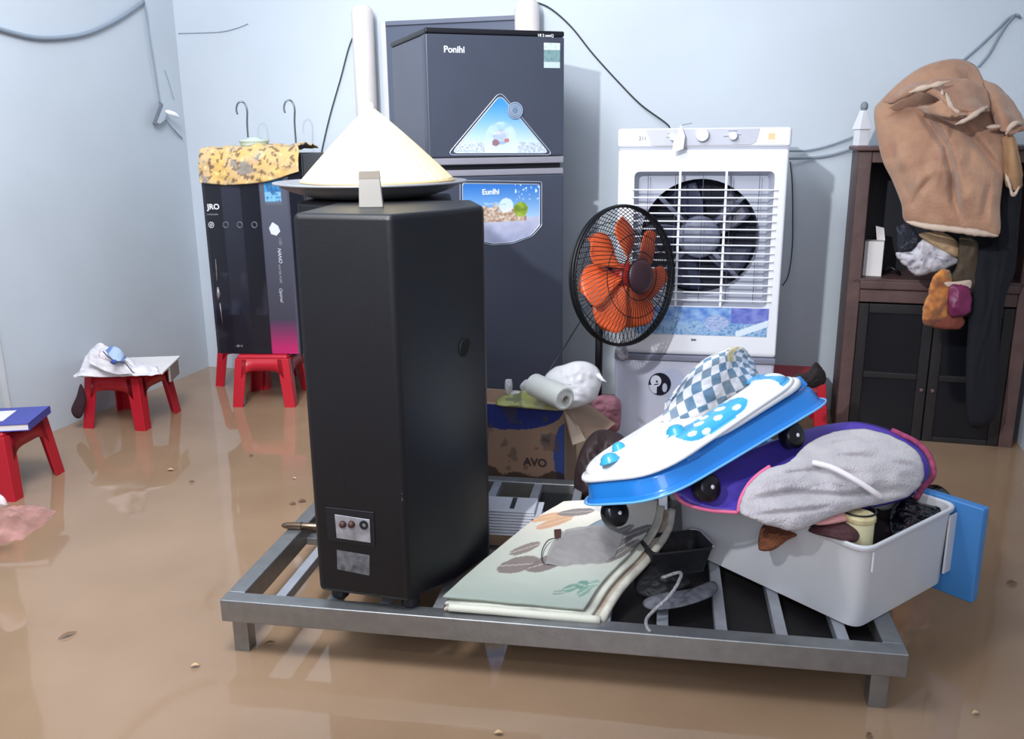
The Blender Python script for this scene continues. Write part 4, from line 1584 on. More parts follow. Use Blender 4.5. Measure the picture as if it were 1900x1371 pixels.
soft('patterned_cloth', 'grey-white patterned cloth bunched under the blanket hem in the cabinet bay', 'cloth',
     [(1664, 470), (1690, 466), (1712, 446), (1745, 440), (1782, 470), (1776, 488), (1752, 500), (1728, 506), (1700, 511), (1682, 495), (1668, 484)], 2.95, .035, .03, VC_CLOTH, amp=.012, seed=5, paint=pat1, rag=.10, fold=(.008, 40))
soft('tan_cloth', 'tan and cream folded cloth wedged between the blanket and patterned cloth', 'cloth',
     [(1706, 434), (1740, 430), (1768, 440), (1782, 462), (1780, 478), (1750, 466), (1722, 450)], 2.93, .02, .03, mat('tan_fleece', (188, 158, 124), .95, var=.15, bump=.3, bscale=200), amp=.006, seed=6, rag=.06)
soft('olive_bag', 'olive brown bag hanging below the blanket at the right of the cabinet bay', 'bag',
     [(1782, 440), (1812, 446), (1816, 500), (1808, 545), (1780, 535), (1762, 520), (1776, 490)], 2.90, .03, .03, mat('olive_cloth', (72, 60, 46), .8, var=.35, bump=.2), amp=.008, seed=9, rag=.08, fold=(.008, 30))


def org_fn(co):
    n = fbm(co.x * 30, co.y * 30, co.z * 30)
    c = mixc((206, 134, 62), (134, 78, 52), .4 + n)
    z = co.z
    if z < 0.50:
        c = mixc(c, (112, 56, 44), .8)
    if n > .55:
        c = (120, 112, 70)
    return c


soft('orange_cloth', 'orange and rust cloth dangling over the cabinet shelf edge', 'cloth',
     [(1728, 520), (1746, 498), (1768, 506), (1764, 540), (1762, 575), (1748, 600), (1715, 602), (1712, 575), (1722, 545)], 2.88, .025, .025, VC_CLOTH, amp=.007, seed=11, paint=org_fn, rag=.10, fold=(.010, 34))
soft('magenta_pouch', 'shiny magenta pouch hanging right of the orange cloth on the cabinet', 'pouch',
     [(1762, 535), (1782, 527), (1802, 540), (1800, 578), (1780, 586), (1760, 582)], 2.86, .02, .02, mat('magenta_satin', (112, 36, 76), .45, var=.35, scale=20), amp=.006, seed=12, rag=.08, fold=(.006, 40))
soft('rust_cloth', 'rust red folded cloth hanging lowest of the clothes on the cabinet', 'cloth',
     [(1722, 596), (1752, 582), (1786, 582), (1786, 608), (1760, 612), (1726, 606)], 2.885, .02, .02, mat('rust_cloth', (122, 62, 50), .9, var=.3), amp=.006, seed=13, rag=.06, fold=(.004, 40))
soft('cream_strap', 'cream cloth strap end crossing above the magenta pouch', 'strap',
     [(1752, 524), (1775, 522), (1802, 520), (1800, 536), (1782, 532), (1760, 534)], 2.87, .012, .012, HEM, amp=.003, seed=14)
soft('plastic_bag', 'clear crinkled plastic bag left of the patterned cloth in the cabinet bay', 'bag',
     [(1664, 425), (1684, 412), (1700, 430), (1708, 452), (1690, 466), (1668, 468)], 2.98, .015, .02, mat('clear_dark_film', (60, 62, 74), .12, alpha=.55), amp=.014, fs=40, seed=17, rag=.15)

# ------------------------------------------------------------------ folded floral mat on the frame


def uvnet(name, rows, nu, nv, m, parent, fn, amp=0.0, fs=10, seed=0, solid=.01):
    rows = [[Vector(p) for p in r] for r in rows]
    mb = net(rows, nu, nv, amp=amp, fs=fs, seed=seed)
    uvs = iter([(i / nu, j / nv) for j in range(nv + 1) for i in range(nu + 1)])
    return mb.obj(name, m, parent, smooth=True, solid=solid, paint=(lambda co: fn(*next(uvs))), recalc=False)


def ell(u, v, cu, cv, ru, rv, a):
    du, dv = u - cu, v - cv
    x = du * math.cos(a) + dv * math.sin(a)
    y = -du * math.sin(a) + dv * math.cos(a)
    return (x / ru) ** 2 + (y / rv) ** 2


LEAVES = [  # u, v, ru, rv, angle, colour
    (.30, .33, .13, .045, .15, (116, 104, 100)), (.50, .36, .12, .045, .5, (112, 100, 98)), (.22, .46, .09, .03, .5, (124, 112, 106)),
    (.10, .78, .13, .03, .3, (206, 158, 118)), (.22, .72, .12, .035, .5, (196, 150, 116)), (.30, .84, .15, .03, .1, (120, 112, 112)),
    (.86, .52, .12, .03, .9, (104, 96, 96)), (.92, .62, .13, .03, .7, (98, 92, 94)), (.80, .62, .10, .028, .9, (110, 100, 98)), (.95, .46, .10, .03, 1.1, (112, 104, 102)),
    (.80, .16, .055, .022, .4, (104, 138, 124)), (.87, .19, .05, .022, -.2, (96, 132, 120)), (.92, .14, .05, .025, .9, (112, 144, 130)), (.74, .12, .05, .012, .2, (110, 136, 126)), (.95, .20, .04, .02, .2, (128, 156, 142)),
    (.55, .88, .12, .03, -.2, (190, 188, 190)), (.60, .93, .1, .03, .3, (160, 170, 180))]


def mat_fn(u, v):
    c = mixc((152, 163, 154), (226, 218, 206), v * 1.1)  # front of the mat coloured darker for the shade lying on it
    for cu, cv, ru, rv, a, col in LEAVES:
        e = ell(u, v, cu, cv, ru, rv * 1.6, a)
        if e < 1.05 + .12 * fbm(u * 20, v * 20):
            c = mixc(col, c, .12)
            if abs((u - cu) * math.sin(a) - (v - cv) * math.cos(a)) < .004:
                c = mixc(c, (214, 208, 200), .6)
    return c


mroot = thing('floral_mat', 'folded pale green and cream floral mat on the steel frame right of the black speaker', 'mat', W(960, 1120, 1.66))
mo = Vector(mroot.location)


def mrows(dx=0.0, dz=0.0, dr=0.0, dxr=0.0):
    R_ = [[(822, 1108, 1.69), (905, 1115, 1.675), (1000, 1124, 1.66), (1083, 1131, 1.645)],
          [(872, 1062, 1.77), (950, 1068, 1.76), (1040, 1072, 1.745), (1122, 1075, 1.73)],
          [(935, 1010, 1.87), (1010, 1012, 1.86), (1090, 1014, 1.85), (1180, 1014, 1.83)],
          [(990, 965, 1.95), (1060, 966, 1.94), (1140, 966, 1.93), (1212, 968, 1.90)],
          [(1046, 932, 2.00), (1100, 928, 2.00), (1160, 926, 1.98), (1220, 930, 1.94)]]
    out = []
    for i, r in enumerate(R_):
        rr = []
        for j, p in enumerate(r):
            rr.append(W(*p) - mo + Vector((dx + dxr * j / 3, dr * (1 if i == 0 else 0), dz)))
        out.append(rr)
    return out


uvnet('mat_layer', mrows(), 120, 150, VC_MATTE, mroot, mat_fn, amp=.0015, fs=14, solid=.006)
uvnet('mat_layer', mrows(.004, -.012, -.004, .012), 60, 80, VC_MATTE, mroot, lambda u, v: mixc((204, 206, 194), (160, 158, 150), fbm(u * 6, v * 6) * .8 + .1), amp=.003, fs=10, seed=3, solid=.007)
uvnet('mat_layer', mrows(.002, -.024, -.010, .028), 60, 80, VC_MATTE, mroot, lambda u, v: mixc((198, 200, 186), (150, 120, 104), max(0, fbm(u * 9, v * 9)) * 1.0 + (.4 if u > .93 else 0)), amp=.003, fs=9, seed=7, solid=.007)
# rolled fold along the front edge joining the lower layers
r0 = mrows(.003, -.018, -.008, .02)[0]
fold = MB().tube(spline([p + Vector((0.01, -.002, .0)) for p in r0], 20), .0085, 10)
fold.obj('front_fold', mat('mat_cream', (212, 212, 198), .6, var=.08), mroot, smooth=True)
r1 = mrows(.003, -.020, -.006, .03)
MB().tube(spline([r[3] + Vector((0.002, 0, -.002)) for r in r1], 24), .009, 10).obj('side_fold', mat('mat_cream_side', (196, 192, 180), .6, var=.3, scale=30), mroot, smooth=True)

flm = [[(1012, 1046, 1.788), (1060, 1052, 1.776), (1110, 1048, 1.778), (1140, 1034, 1.795)],
       [(1018, 1022, 1.828), (1065, 1022, 1.815), (1110, 1018, 1.82), (1150, 1010, 1.84)],
       [(1034, 998, 1.872), (1075, 994, 1.865), (1115, 992, 1.87), (1158, 992, 1.875)],
       [(1050, 982, 1.898), (1085, 976, 1.90), (1120, 974, 1.90), (1152, 980, 1.895)]]
o_ = net([[W(*p) for p in r] for r in flm], 70, 70, amp=.0045, fs=17, seed=2).obj('plastic_film', mat('grey_plastic_film', (156, 153, 153), .5, alpha=.6, bump=.2, bscale=40), smooth=True, solid=.0015)
tag(o_, 'crumpled grey translucent plastic film lying on the floral mat', 'film')
soft('grey_sock', 'small grey-blue cloth end lying under the walker on the floral mat', 'cloth',
     [(1078, 988, 1.90), (1105, 968, 1.925), (1142, 956, 1.94), (1162, 970, 1.93), (1146, 984, 1.90), (1112, 984, 1.90)], 1.90, .014, .004, mat('slate_cloth', (116, 128, 138), .8, var=.2), amp=.006, fs=25, seed=5)
o_ = MB().slab([W(1028, 982, 1.897), W(1041, 981, 1.897), W(1041, 998, 1.868), W(1029, 997, 1.868)], Vector((0, .006, -.004))).obj('brown_tag', mat('brown_tag', (66, 36, 30), .6), bevel=.001)
tag(o_, 'tiny dark brown square tag lying on the floral mat', 'tag')
cable('thin black loop of string lying on the floral mat', [W(1036, 998, 1.868), W(1018, 1002, 1.860), W(1007, 1018, 1.832), W(1005, 1036, 1.803), W(1010, 1046, 1.786)], .0012, WIRE, name='string', cat='string')

# slats stacked behind, seen between speaker and mat
ss = thing('white_slat_bundle', 'flat bundle of thin white slats lying on the frame behind the speaker', 'slats', (0, 0, 0))
base = G(960, 990, FZ)
ss.location = (base.x, base.y, FZ)
ss.rotation_euler = (0, 0, math.radians(-8))
for k in range(9):
    zz = .004 + k * .0052
    MB().bb(-.16, .045 + .012 * math.sin(k * 2.3), -.02 + k * .006, .12, zz - .0017, zz + .0017).obj('slat', mat('white_slat', (206, 208, 218), .5), ss, bevel=.001)
for xx in (-.12, -.02):
    MB().bb(xx - .006, xx + .006, .045, .115, 0, .048).obj('spacer', DARKP, ss)

# steel rod beside speaker
rp0 = W(523, 975, 2.1)
rp1 = rp0 + Vector((.26, -.02, -.002))
rt = thing('steel_rod', 'short shiny steel rod poking out left behind the black speaker', 'rod', rp0)
MB().tube([Vector((0.0, 0, 0)), Vector((.004, 0, 0)), Vector((.014, -.001, 0)), Vector((.055, -.004, 0)), rp1 - rp0], [.003, .006, .0085, .0085, .0085], 16).obj('shaft', mat('tarnished_steel', (120, 100, 84), .25, .9), rt, smooth=True)
MB().tube([Vector((.050, -.0036, 0)), Vector((.053, -.0038, 0))], .0098, 16).obj('collar', DARKP, rt)

# ------------------------------------------------------------------ drawer
dr0 = G(1592, 1177, FZ)
dang = math.radians(37)
drw = thing('drawer', 'large white plastic drawer with a blue front, resting diagonally on the frame', 'drawer', dr0, dang)
S_, L_, Hh = 0.345, 0.50, 0.188
rim = poly_rounded([(0, 0), (S_, 0), (S_, L_), (0, L_)], .035, 6)
bot = poly_rounded([(.012, .012), (S_, .008), (S_, L_ - .012), (.012, L_ - .012)], .03, 6)


def sc_poly(P, d):
    cx, cy = S_ / 2, L_ / 2
    return [(cx + (p[0] - cx) * (1 - d / (S_ / 2)), cy + (p[1] - cy) * (1 - d / (L_ / 2))) for p in P]


mb = MB()
layers = [(bot, 0.0), (rim, Hh - .012), (sc_poly(rim, -.005), Hh - .012), (sc_poly(rim, -.006), Hh - .003), (sc_poly(rim, -.002), Hh), (sc_poly(rim, .004), Hh - .003), (sc_poly(bot, .005), .005)]
n = len(rim)
vs = []
for P, z in layers:
    vs += [Vector((p[0], p[1], z)) for p in P]
fs = []
for k in range(len(layers) - 1):
    for i in range(n):
        j = (i + 1) % n
        fs.append((k * n + i, k * n + j, (k + 1) * n + j, (k + 1) * n + i))
fs.append(tuple(range(n - 1, -1, -1)))
fs.append(tuple((len(layers) - 1) * n + i for i in range(n)))
mb.add(vs, fs)
mb.obj('tub', WHITEP2, drw, smooth=False, bevel=.002)
BLUEP = mat('drawer_blue', (70, 134, 200), .4, var=.03)
pm = MB()
P2 = poly_rounded([(-.058, -.028), (.150, -.028), (.165, .001), (L_ + .04, .001), (L_ + .04, Hh + .006), (-.058, Hh + .006)], .007, 4)
pm.add([Vector((S_ + .001, p[0], p[1])) for p in P2] + [Vector((S_ + .026, p[0], p[1])) for p in P2],
       [tuple(range(len(P2) - 1, -1, -1)), tuple(range(len(P2), 2 * len(P2)))] + [(i, (i + 1) % len(P2), len(P2) + (i + 1) % len(P2), len(P2) + i) for i in range(len(P2))])
pm.obj('front_panel', BLUEP, drw, bevel=.004, seg=3)
MB().bb(S_ - .028, S_ + .002, -.004, .001, .03, Hh - .02).obj('side_clip', WHITEP2, drw, bevel=.002)
MB().bb(.018, .021, -.0065, -.003, Hh - .055, Hh - .014).obj('seam_line', WHITEP, drw)
DW = lambda x, y, z: dr0 + rz2((1, 0), dang) * x + rz2((0, 1), dang) * y + Vector((0, 0, z))

# things in the drawer
fill = MB()
fl = [DW(x, y, .12) for x, y in ((.02, .02), (S_ - .02, .02), (S_ - .02, L_ - .03), (.02, L_ - .03))]
fill.grid(40, 50, lambda u, v: DW(.018 + (S_ - .036) * u, .018 + (L_ - .036) * v, .115 + .03 * fbm(u * 5, v * 6, 1)))
fb = fill.obj('dark_laundry', mat('dark_laundry', (44, 34, 40), .9, var=.35, scale=25, bump=.3), smooth=True, solid=.02)
tag(fb, 'dark crumpled laundry filling the inside of the white drawer', 'laundry')
BBAG = mat('black_bin_bag', (14, 14, 20), .18, var=.1, bump=.5, bscale=30)
soft('black_bag', 'glossy crumpled black plastic bag in the drawer against the blue front', 'bag',
     [(1650, 960, 1.80), (1668, 925, 1.86), (1700, 905, 1.93), (1740, 900, 1.94), (1768, 922, 1.90), (1778, 940, 1.86), (1740, 958, 1.80), (1700, 985, 1.73), (1660, 1000, 1.70)], 1.83, .03, .05, BBAG, amp=.020, fs=20, seed=3, R=24, N=100)
cupm = thing('cream_jar', 'pale cream plastic jar standing in the near corner of the white drawer', 'jar', DW(.066, .058, .118), dang)
MB().lathe([(0.0001, 0), (.026, 0), (.0285, .004), (.0285, .085), (.027, .090), (0.0001, .091)], 32).obj('jar_body', mat('cream_plastic', (226, 220, 178), .4), cupm, smooth=False, bevel=.001)
MB().lathe([(.029, .088), (.031, .090), (.031, .098), (.028, .101), (0.0001, .102)], 32, Matrix.Translation((.0, .0, .002))).obj('jar_lid', mat('cream_lid', (196, 182, 140), .4, var=.3, scale=60), cupm, smooth=False, bevel=.001)
MB().tube([Vector((.034 * math.cos(a * PI / 12) + .012, .034 * math.sin(a * PI / 12) + .012, .105)) for a in range(24)], .002, 6, closed=True).obj('rubber_band', DARKP, cupm, smooth=True)
soft('brown_fur_toy', 'brown fuzzy plush ear hanging over the drawer rim beside the grey blanket', 'plush toy',
     [(1407, 1015, 1.70), (1410, 985, 1.74), (1425, 966, 1.78), (1455, 962, 1.77), (1478, 978, 1.74), (1486, 990, 1.72), (1462, 1002, 1.70), (1436, 1020, 1.69), (1415, 1022, 1.69)], 1.72, .028, .02, mat('brown_fur', (128, 78, 52), .95, var=.35, scale=30, bump=.6, bscale=160), amp=.008, fs=30, seed=8, rag=.03, fine=.001)
soft('pink_cloth', 'smooth pale pink cloth tongue lying over the drawer below the grey blanket', 'cloth',
     [(1500, 962, 1.66), (1530, 950, 1.68), (1565, 938, 1.70), (1592, 934, 1.72), (1600, 950, 1.70), (1590, 962, 1.68), (1550, 972, 1.65), (1515, 974, 1.64)], 1.67, .022, .012, mat('pink_cloth', (222, 160, 160), .8, var=.05, bump=.1), amp=.004, seed=9)
soft('maroon_cloth', 'dark maroon crumpled cloth in the drawer left of the cream jar', 'cloth',
     [(1500, 985, 1.66), (1530, 968, 1.68), (1575, 968, 1.68), (1594, 985, 1.65), (1588, 1005, 1.62), (1550, 1000, 1.62)], 1.66, .025, .03, mat('maroon_cloth', (78, 48, 52), .8, var=.3, bump=.3), amp=.012, seed=10)

# ------------------------------------------------------------------ purple bag and grey fuzzy blanket
PUR = mat('purple_nylon', (84, 66, 178), .38, var=.12, scale=10, bump=.15, bscale=18)
PINKT = mat('pink_piping', (222, 110, 150), .6)
pur = thing('purple_bag', 'purple nylon baby carrier bag with pink piping lying across the drawer under the walker', 'bag', W(1480, 880, 1.85))
p0_ = Vector(pur.location)
po = [(1248, 905, 1.72), (1268, 930, 1.70), (1312, 944, 1.69), (1370, 950, 1.68), (1450, 960, 1.70), (1560, 950, 1.74), (1650, 935, 1.80), (1700, 915, 1.86), (1728, 880, 1.92), (1724, 850, 1.97), (1700, 822, 2.02), (1655, 798, 2.06), (1600, 783, 2.08), (1550, 785, 2.06), (1480, 800, 2.0), (1400, 830, 1.92), (1320, 862, 1.84)]
b_ = blob([W(*p) for p in po], W(1480, 880, 1.86), .035, .03, amp=.012, fs=9, seed=4, N=110, R=24, stretch=(1, 1, 2))
b_.v = [v - p0_ for v in b_.v]
b_.obj('bag_body', PUR, pur, smooth=True)


def piping(pts, r=.0045, m=PINKT, parent=pur, org=p0_, name='piping'):
    MB().tube(spline([W(*p) - org for p in pts], 40), r, 8).obj(name, m, parent, smooth=True)


piping([(1246, 904, 1.715), (1266, 931, 1.69), (1312, 946, 1.68), (1370, 951, 1.67)], .004)
piping([(1370, 950, 1.66), (1375, 925, 1.67), (1390, 898, 1.69), (1408, 880, 1.71), (1428, 866, 1.73)], .0045)
piping([(1655, 798, 2.05), (1700, 820, 2.0), (1724, 846, 1.955), (1732, 880, 1.90), (1712, 905, 1.86), (1700, 925, 1.83)], .0065, mat('magenta_piping', (150, 62, 96), .95, var=.4, scale=60))
soft('fuzzy_blanket', 'fuzzy pale grey-white baby blanket heaped over the purple bag and drawer', 'blanket',
     [(1372, 946, 1.63), (1386, 905, 1.67), (1420, 872, 1.72), (1465, 856, 1.76), (1500, 822, 1.86), (1552, 800, 1.93), (1610, 796, 1.95), (1672, 816, 1.92), (1708, 846, 1.87), (1714, 886, 1.82), (1690, 918, 1.78), (1640, 934, 1.73), (1590, 944, 1.68), (1535, 962, 1.64), (1480, 984, 1.60), (1430, 976, 1.60), (1392, 962, 1.61)], 1.75, .055, .03,
     mat('grey_fuzz', (196, 190, 194), .98, var=.10, scale=14, bump=.5, bscale=240, sheen=.4, col2=(178, 172, 178)), amp=.020, fs=9, seed=21, N=170, R=52, stretch=(.5, .8, 2.2), rag=.012, fine=.0012, fold=(.006, 26), creases=[
    ([(1398, 925), (1470, 912), (1560, 918), (1650, 912)], .016, 6, .012, 18),
    ([(1440, 880), (1520, 872), (1590, 880)], .012, 6, .010, 18),
    ([(1560, 845), (1620, 850), (1700, 868)], .012, 6, .010, 16),
    ([(1395, 955), (1470, 948), (1540, 940)], .012, 5, .010, 14),
    ([(1520, 830), (1590, 815), (1650, 826)], .010, 6, .008, 16)])
cable('pale ribbon band crossing the fuzzy grey blanket', [W(1508, 858, 1.74), W(1545, 868, 1.715), W(1590, 892, 1.68), W(1620, 912, 1.665), W(1634, 922, 1.665)], .0065, mat('pale_ribbon', (222, 216, 220), .7), name='ribbon', cat='ribbon')

# ------------------------------------------------------------------ blue and white baby walker lying tilted
K = W(1230, 930, 1.60)
Rv = W(1556, 736, 1.96)
wu = (Rv - K)
wlen = wu.length
wu.normalize()
ww = Vector((-wu.y, wu.x, 0)).normalized() * .94 + Vector((0, 0, -.38))
ww = (ww - wu * ww.dot(wu)).normalized()
wn = wu.cross(ww)
wk = thing('baby_walker', 'blue and white spotted plastic baby walker lying tilted across the mat and drawer', 'baby walker', K)
wk.rotation_euler = Matrix((wu, ww, wn)).transposed().to_euler()
WW_ = 0.30


def rrect(d, rad, s0=0.0, s1=None, t0=0.0, t1=None, n=8):
    s1 = wlen if s1 is None else s1
    t1 = WW_ if t1 is None else t1
    return poly_rounded([(s0 + d, t0 + d), (s1 - d, t0 + d), (s1 - d, t1 - d), (s0 + d, t1 - d)], rad, n)


def rings(layers, closed=True, cap=False):
    mb = MB()
    n = len(layers[0][0])
    vs = []
    for P, z in layers:
        vs += [Vector((p[0], p[1], z if not callable(z) else z(p))) for p in P]
    m = len(layers)
    fs = []
    for k in range(m if closed else m - 1):
        for i in range(n):
            j = (i + 1) % n
            k2 = (k + 1) % m
            fs.append((k * n + i, k * n + j, k2 * n + j, k2 * n + i))
    if cap:
        fs.append(tuple((m - 1) * n + i for i in range(n)))
    mb.add(vs, fs)
    return mb


WB = mat('walker_blue', (38, 124, 208), .25, var=.04, coat=.4)
WWt = mat('walker_white', (236, 238, 240), .3, var=.03, coat=.2)
# base ring with a lip
rings([(rrect(-.004, .11), 0.0), (rrect(-.004, .11), .006), (rrect(.004, .10), .010), (rrect(.010, .10), .040), (rrect(.022, .095), .052), (rrect(.05, .08), .052), (rrect(.058, .07), .0)]).obj('base_ring', WB, wk, smooth=True, bevel=.003)
MB().tube([Vector((p[0], p[1], .003)) for p in rrect(-.007, .11)], .0028, 6, closed=True).obj('edge_lip', mat('walker_edge_blue', (110, 180, 236), .2), wk, smooth=True)
# moulded blocks on the base ends
for s0, s1, t0, t1, h0, h1 in ((wlen - .085, wlen - .015, .05, .24, .045, .07), (.10, .15, .004, .05, .040, .062)):
    MB().prism(poly_rounded([(s0, t0), (s1, t0), (s1, t1), (s0, t1)], .014), h0, h1, poly_rounded([(s0 + .008, t0 + .008), (s1 - .008, t0 + .008), (s1 - .008, t1 - .008), (s0 + .008, t1 - .008)], .01)).obj('moulded_block', WB, wk, bevel=.003)


# white hoop between
def hz(p):
    return .056 + .032 * max(0, p[0] - .1)


hoop = rrect(.008, .09, .17, wlen - .05)
MB().tube([Vector((p[0], p[1], hz(p))) for p in hoop], .010, 10, closed=True).obj('lower_hoop', WWt, wk, smooth=True)
dkk = MB()
for s in (.22, .30, .38):
    dkk.bb(s, s + .05, .03, .24, .050 + .02 * s, .056 + .062 * s)
dkk.obj('folding_mechanism', mat('mechanism_grey', (88, 90, 98), .5, var=.4, scale=40), wk, bevel=.003)

# tray


def tz(base, slope=.062):
    return lambda p: base - .008 + slope * max(0.0, p[0] - .02)


TS1 = wlen - .075


def tray_fn(co):
    s, t, h = co
    c = (238, 240, 242)
    q = (h - .062 * max(0.0, s - .02) - .05) + .55 * max(0.0, t)
    if t < .12 and abs((s - .225) / .105) ** 2.6 + abs((q - .040) / .030) ** 2.6 < 1:
        c = (64, 164, 222)
        for cs, cq in ((.150, .036), (.180, .022), (.192, .050), (.232, .034), (.268, .052), (.222, .058), (.290, .030)):
            if ((s - cs) / .0125) ** 2 + ((q - cq) / .0068) ** 2 < 1:
                c = (236, 246, 250)
    if s > TS1 - .085:
        c = (70, 166, 224)
        if ((s - TS1 + .045) / .02) ** 2 + ((t - .05) / .022) ** 2 < 1 or ((s - TS1 + .04) / .02) ** 2 + ((t - .14) / .03) ** 2 < 1:
            c = (240, 248, 250)
    if .17 < s < .26 and .075 < t < .15 and ((s - .22) / .035) ** 2 + ((t - .11) / .03) ** 2 < 1 :
        c = (70, 166, 224)
    return c


def dense(P, k=4):
    out = []
    n = len(P)
    for i in range(n):
        a, b = P[i], P[(i + 1) % n]
        m_ = max(1, int(math.hypot(a[0] - b[0], a[1] - b[1]) / .003))
        for j in range(m_):
            out.append((a[0] + (b[0] - a[0]) * j / m_, a[1] + (b[1] - a[1]) * j / m_))
    return out


def trr(d):
    base_ = dense(rrect(.004, .10, .012, TS1))
    cx, cy = (TS1 + .012) / 2, WW_ / 2
    a, b = (TS1 - .012) / 2, WW_ / 2
    return [(cx + (p[0] - cx) * (1 - d / a), cy + (p[1] - cy) * (1 - d / b)) for p in base_]


lay = [(trr(.012), tz(.058)), (trr(.0), tz(.058)), (trr(-.003), tz(.062)), (trr(.0), tz(.067))]
for k in range(1, 27):
    a = k / 26 * PI / 2
    lay.append((trr(.004 + .040 * (1 - math.cos(a))), tz(.067 + .022 * math.sin(a))))
lay.append((trr(.055), tz(.0905)))
lay.append((trr(.066), tz(.0885)))
lay.append((trr(.070), tz(.083)))
rings(lay, closed=False).obj('tray_rim', VC_PLAS, wk, smooth=True, paint=tray_fn, solid=.003)
# play tray surface at the left half, seat opening on the right
mb = MB()
inr = trr(.069)
cxs, cyt = .13, WW_ / 2
pl = [p for p in inr if p[0] <= .25]
mb.grid(40, 30, lambda u, v: Vector((.045 + .205 * u, .07 + (WW_ - .14) * v, +.077 + .062 * (.045 + .205 * u) + .006 * math.sin(PI * u) + .0015 * fbm(u * 12, v * 12))))
mb.obj('play_tray', mat('walker_tray_white', (232, 234, 236), .35, var=.06, scale=40, bump=.2, bscale=40), wk, smooth=True, solid=.003)
MB().tube([Vector((p[0], p[1], .052 + .062 * max(0, p[0] - .02))) for p in trr(-.004)], .0058, 8, closed=True).obj('white_bead', WWt, wk, smooth=True)
CY = mat('walker_cyan', (58, 158, 200), .25, coat=.4)
for s, t, r in ((.155, .07, .020), (.035, .16, .020), (.10, .20, .015)):
    MB().lathe([(r * 1.15, 0), (r * 1.15, .003), (r, .005), (r * .85, .012), (r * .5, .017), (0.0001, .019)], 24, Matrix.Translation((s, t, .079 + .062 * s))).obj('toy_button', CY, wk, smooth=True)
for s, t in ((.075, .09), (.09, .105), (.06, .12), (.11, .075)):
    MB().lathe([(.007, 0), (.006, .006), (0.0001, .009)], 14, Matrix.Translation((s, t, .080 + .062 * s))).obj('small_bead', WWt, wk, smooth=True)
for s, t in ((.135, .030), (wlen - .17, .030), (.02, .20), (wlen - .12, .27)):
    wh = MB().lathe([(0.0001, -.018), (.022, -.018), (.029, -.012), (.030, 0), (.029, .012), (.022, .018), (0.0001, .018)], 28, Matrix.Translation((s, t - .01, -.028)) @ Matrix.Rotation(PI / 2, 4, 'X')).obj('wheel', mat('wheel_black', (14, 14, 20), .3), wk, smooth=True)
    MB().lathe([(0.0001, .0205), (.004, .020), (.005, .018)], 12, Matrix.Translation((s, t - .01, -.028)) @ Matrix.Rotation(PI / 2, 4, 'X')).obj('axle_pin', mat('axle_white', (214, 214, 220), .4), wh, smooth=True)


# checked seat cloth standing up in the walker
def chk(u, v):
    a, b = u * 13, v * 7
    c = (206, 208, 216) if (int(a) + int(b)) % 2 else mixc((86, 122, 152), (120, 134, 148), .5 + fbm(u * 4, v * 4))
    if v > .93:
        c = (214, 208, 196)
    if v < .08:
        c = (206, 202, 198)
    if .64 < u < .74 and v > .55:
        c = (188, 178, 138)
    return c


sd = [[(1232, 800, 1.92), (1290, 785, 1.93), (1345, 758, 1.95), (1400, 732, 1.98), (1428, 712, 2.02)],
      [(1231, 768, 1.96), (1272, 732, 1.95), (1330, 705, 1.93), (1375, 690, 1.97), (1405, 690, 2.02)],
      [(1240, 742, 1.95), (1280, 696, 1.94), (1328, 668, 1.93), (1362, 662, 1.96), (1398, 675, 2.02)],
      [(1252, 728, 1.96), (1290, 684, 1.95), (1330, 658, 1.95), (1372, 643, 1.97), (1392, 662, 2.02)]]
Mw = wk.matrix_basis.inverted() if False else (Matrix.Translation(K) @ wk.rotation_euler.to_matrix().to_4x4()).inverted()
seat = uvnet('seat_cloth', [[Mw @ W(*p) for p in r] for r in sd], 130, 84, VC_CLOTH, wk, chk, amp=.006, fs=18, seed=5, solid=.004)

# ------------------------------------------------------------------ cardboard box with its load behind the speaker
bxa = RA
bP = G(1047, 918, 0)
bP.z = FLOORZ
box = thing('cardboard_box', 'open cardboard box with blue arc print and AVO lettering behind the speaker', 'box', bP, bxa)
bw, bd = .40, .17
bh = PL(1047, 760, bP, rz2((0, 1), bxa)).z - FLOORZ


def bl_(px, py, off=0.0):
    d = PL(px, py, bP, rz2((0, 1), bxa)) - bP
    return Vector((d.dot(rz2((1, 0), bxa)), -off, d.z))


def boxf(co):
    x, z = co.x, co.z
    u, v = 1 + x / bw, z / bh
    c = (150, 122, 104)
    zz = (bh - z)
    if zz < .075 * math.sqrt(max(0, 1 - ((x + .20) / .195) ** 2)) + .004:
        c = (34, 48, 118)
    if ((x + .0) / .034) ** 2 + ((zz - .15) / .105) ** 2 < 1 and x > -.034:
        c = (56, 76, 140)
    n = fbm(x * 14, z * 14, 2)
    if zz > .22 + n * .03:
        c = mixc(c, (52, 38, 34), .75)
    elif n > .35:
        c = mixc(c, (92, 72, 62), .5)
    if -.075 < x < -.045 and .085 < zz < .120:
        c = mixc(c, (92, 84, 84), .7)
    return c


MB().grid(120, 110, lambda u, v: Vector((-bw + bw * u, 0, bh * v))).obj('front_wall', VC_MATTE, box, solid=.004, paint=boxf)
MB().bb(-.002, .002, 0.002, bd, 0, bh).obj('side_wall', CARD, box)
MB().bb(-bw, -bw + .004, 0.002, bd, 0, bh).obj('side_wall', CARD, box)
MB().bb(-bw, 0, bd - .004, bd, 0, bh).obj('back_wall', CARD, box)
MB().bb(-bw + .004, -.002, .004, bd - .004, bh - .05, bh - .045).obj('inner_board', CARD, box)
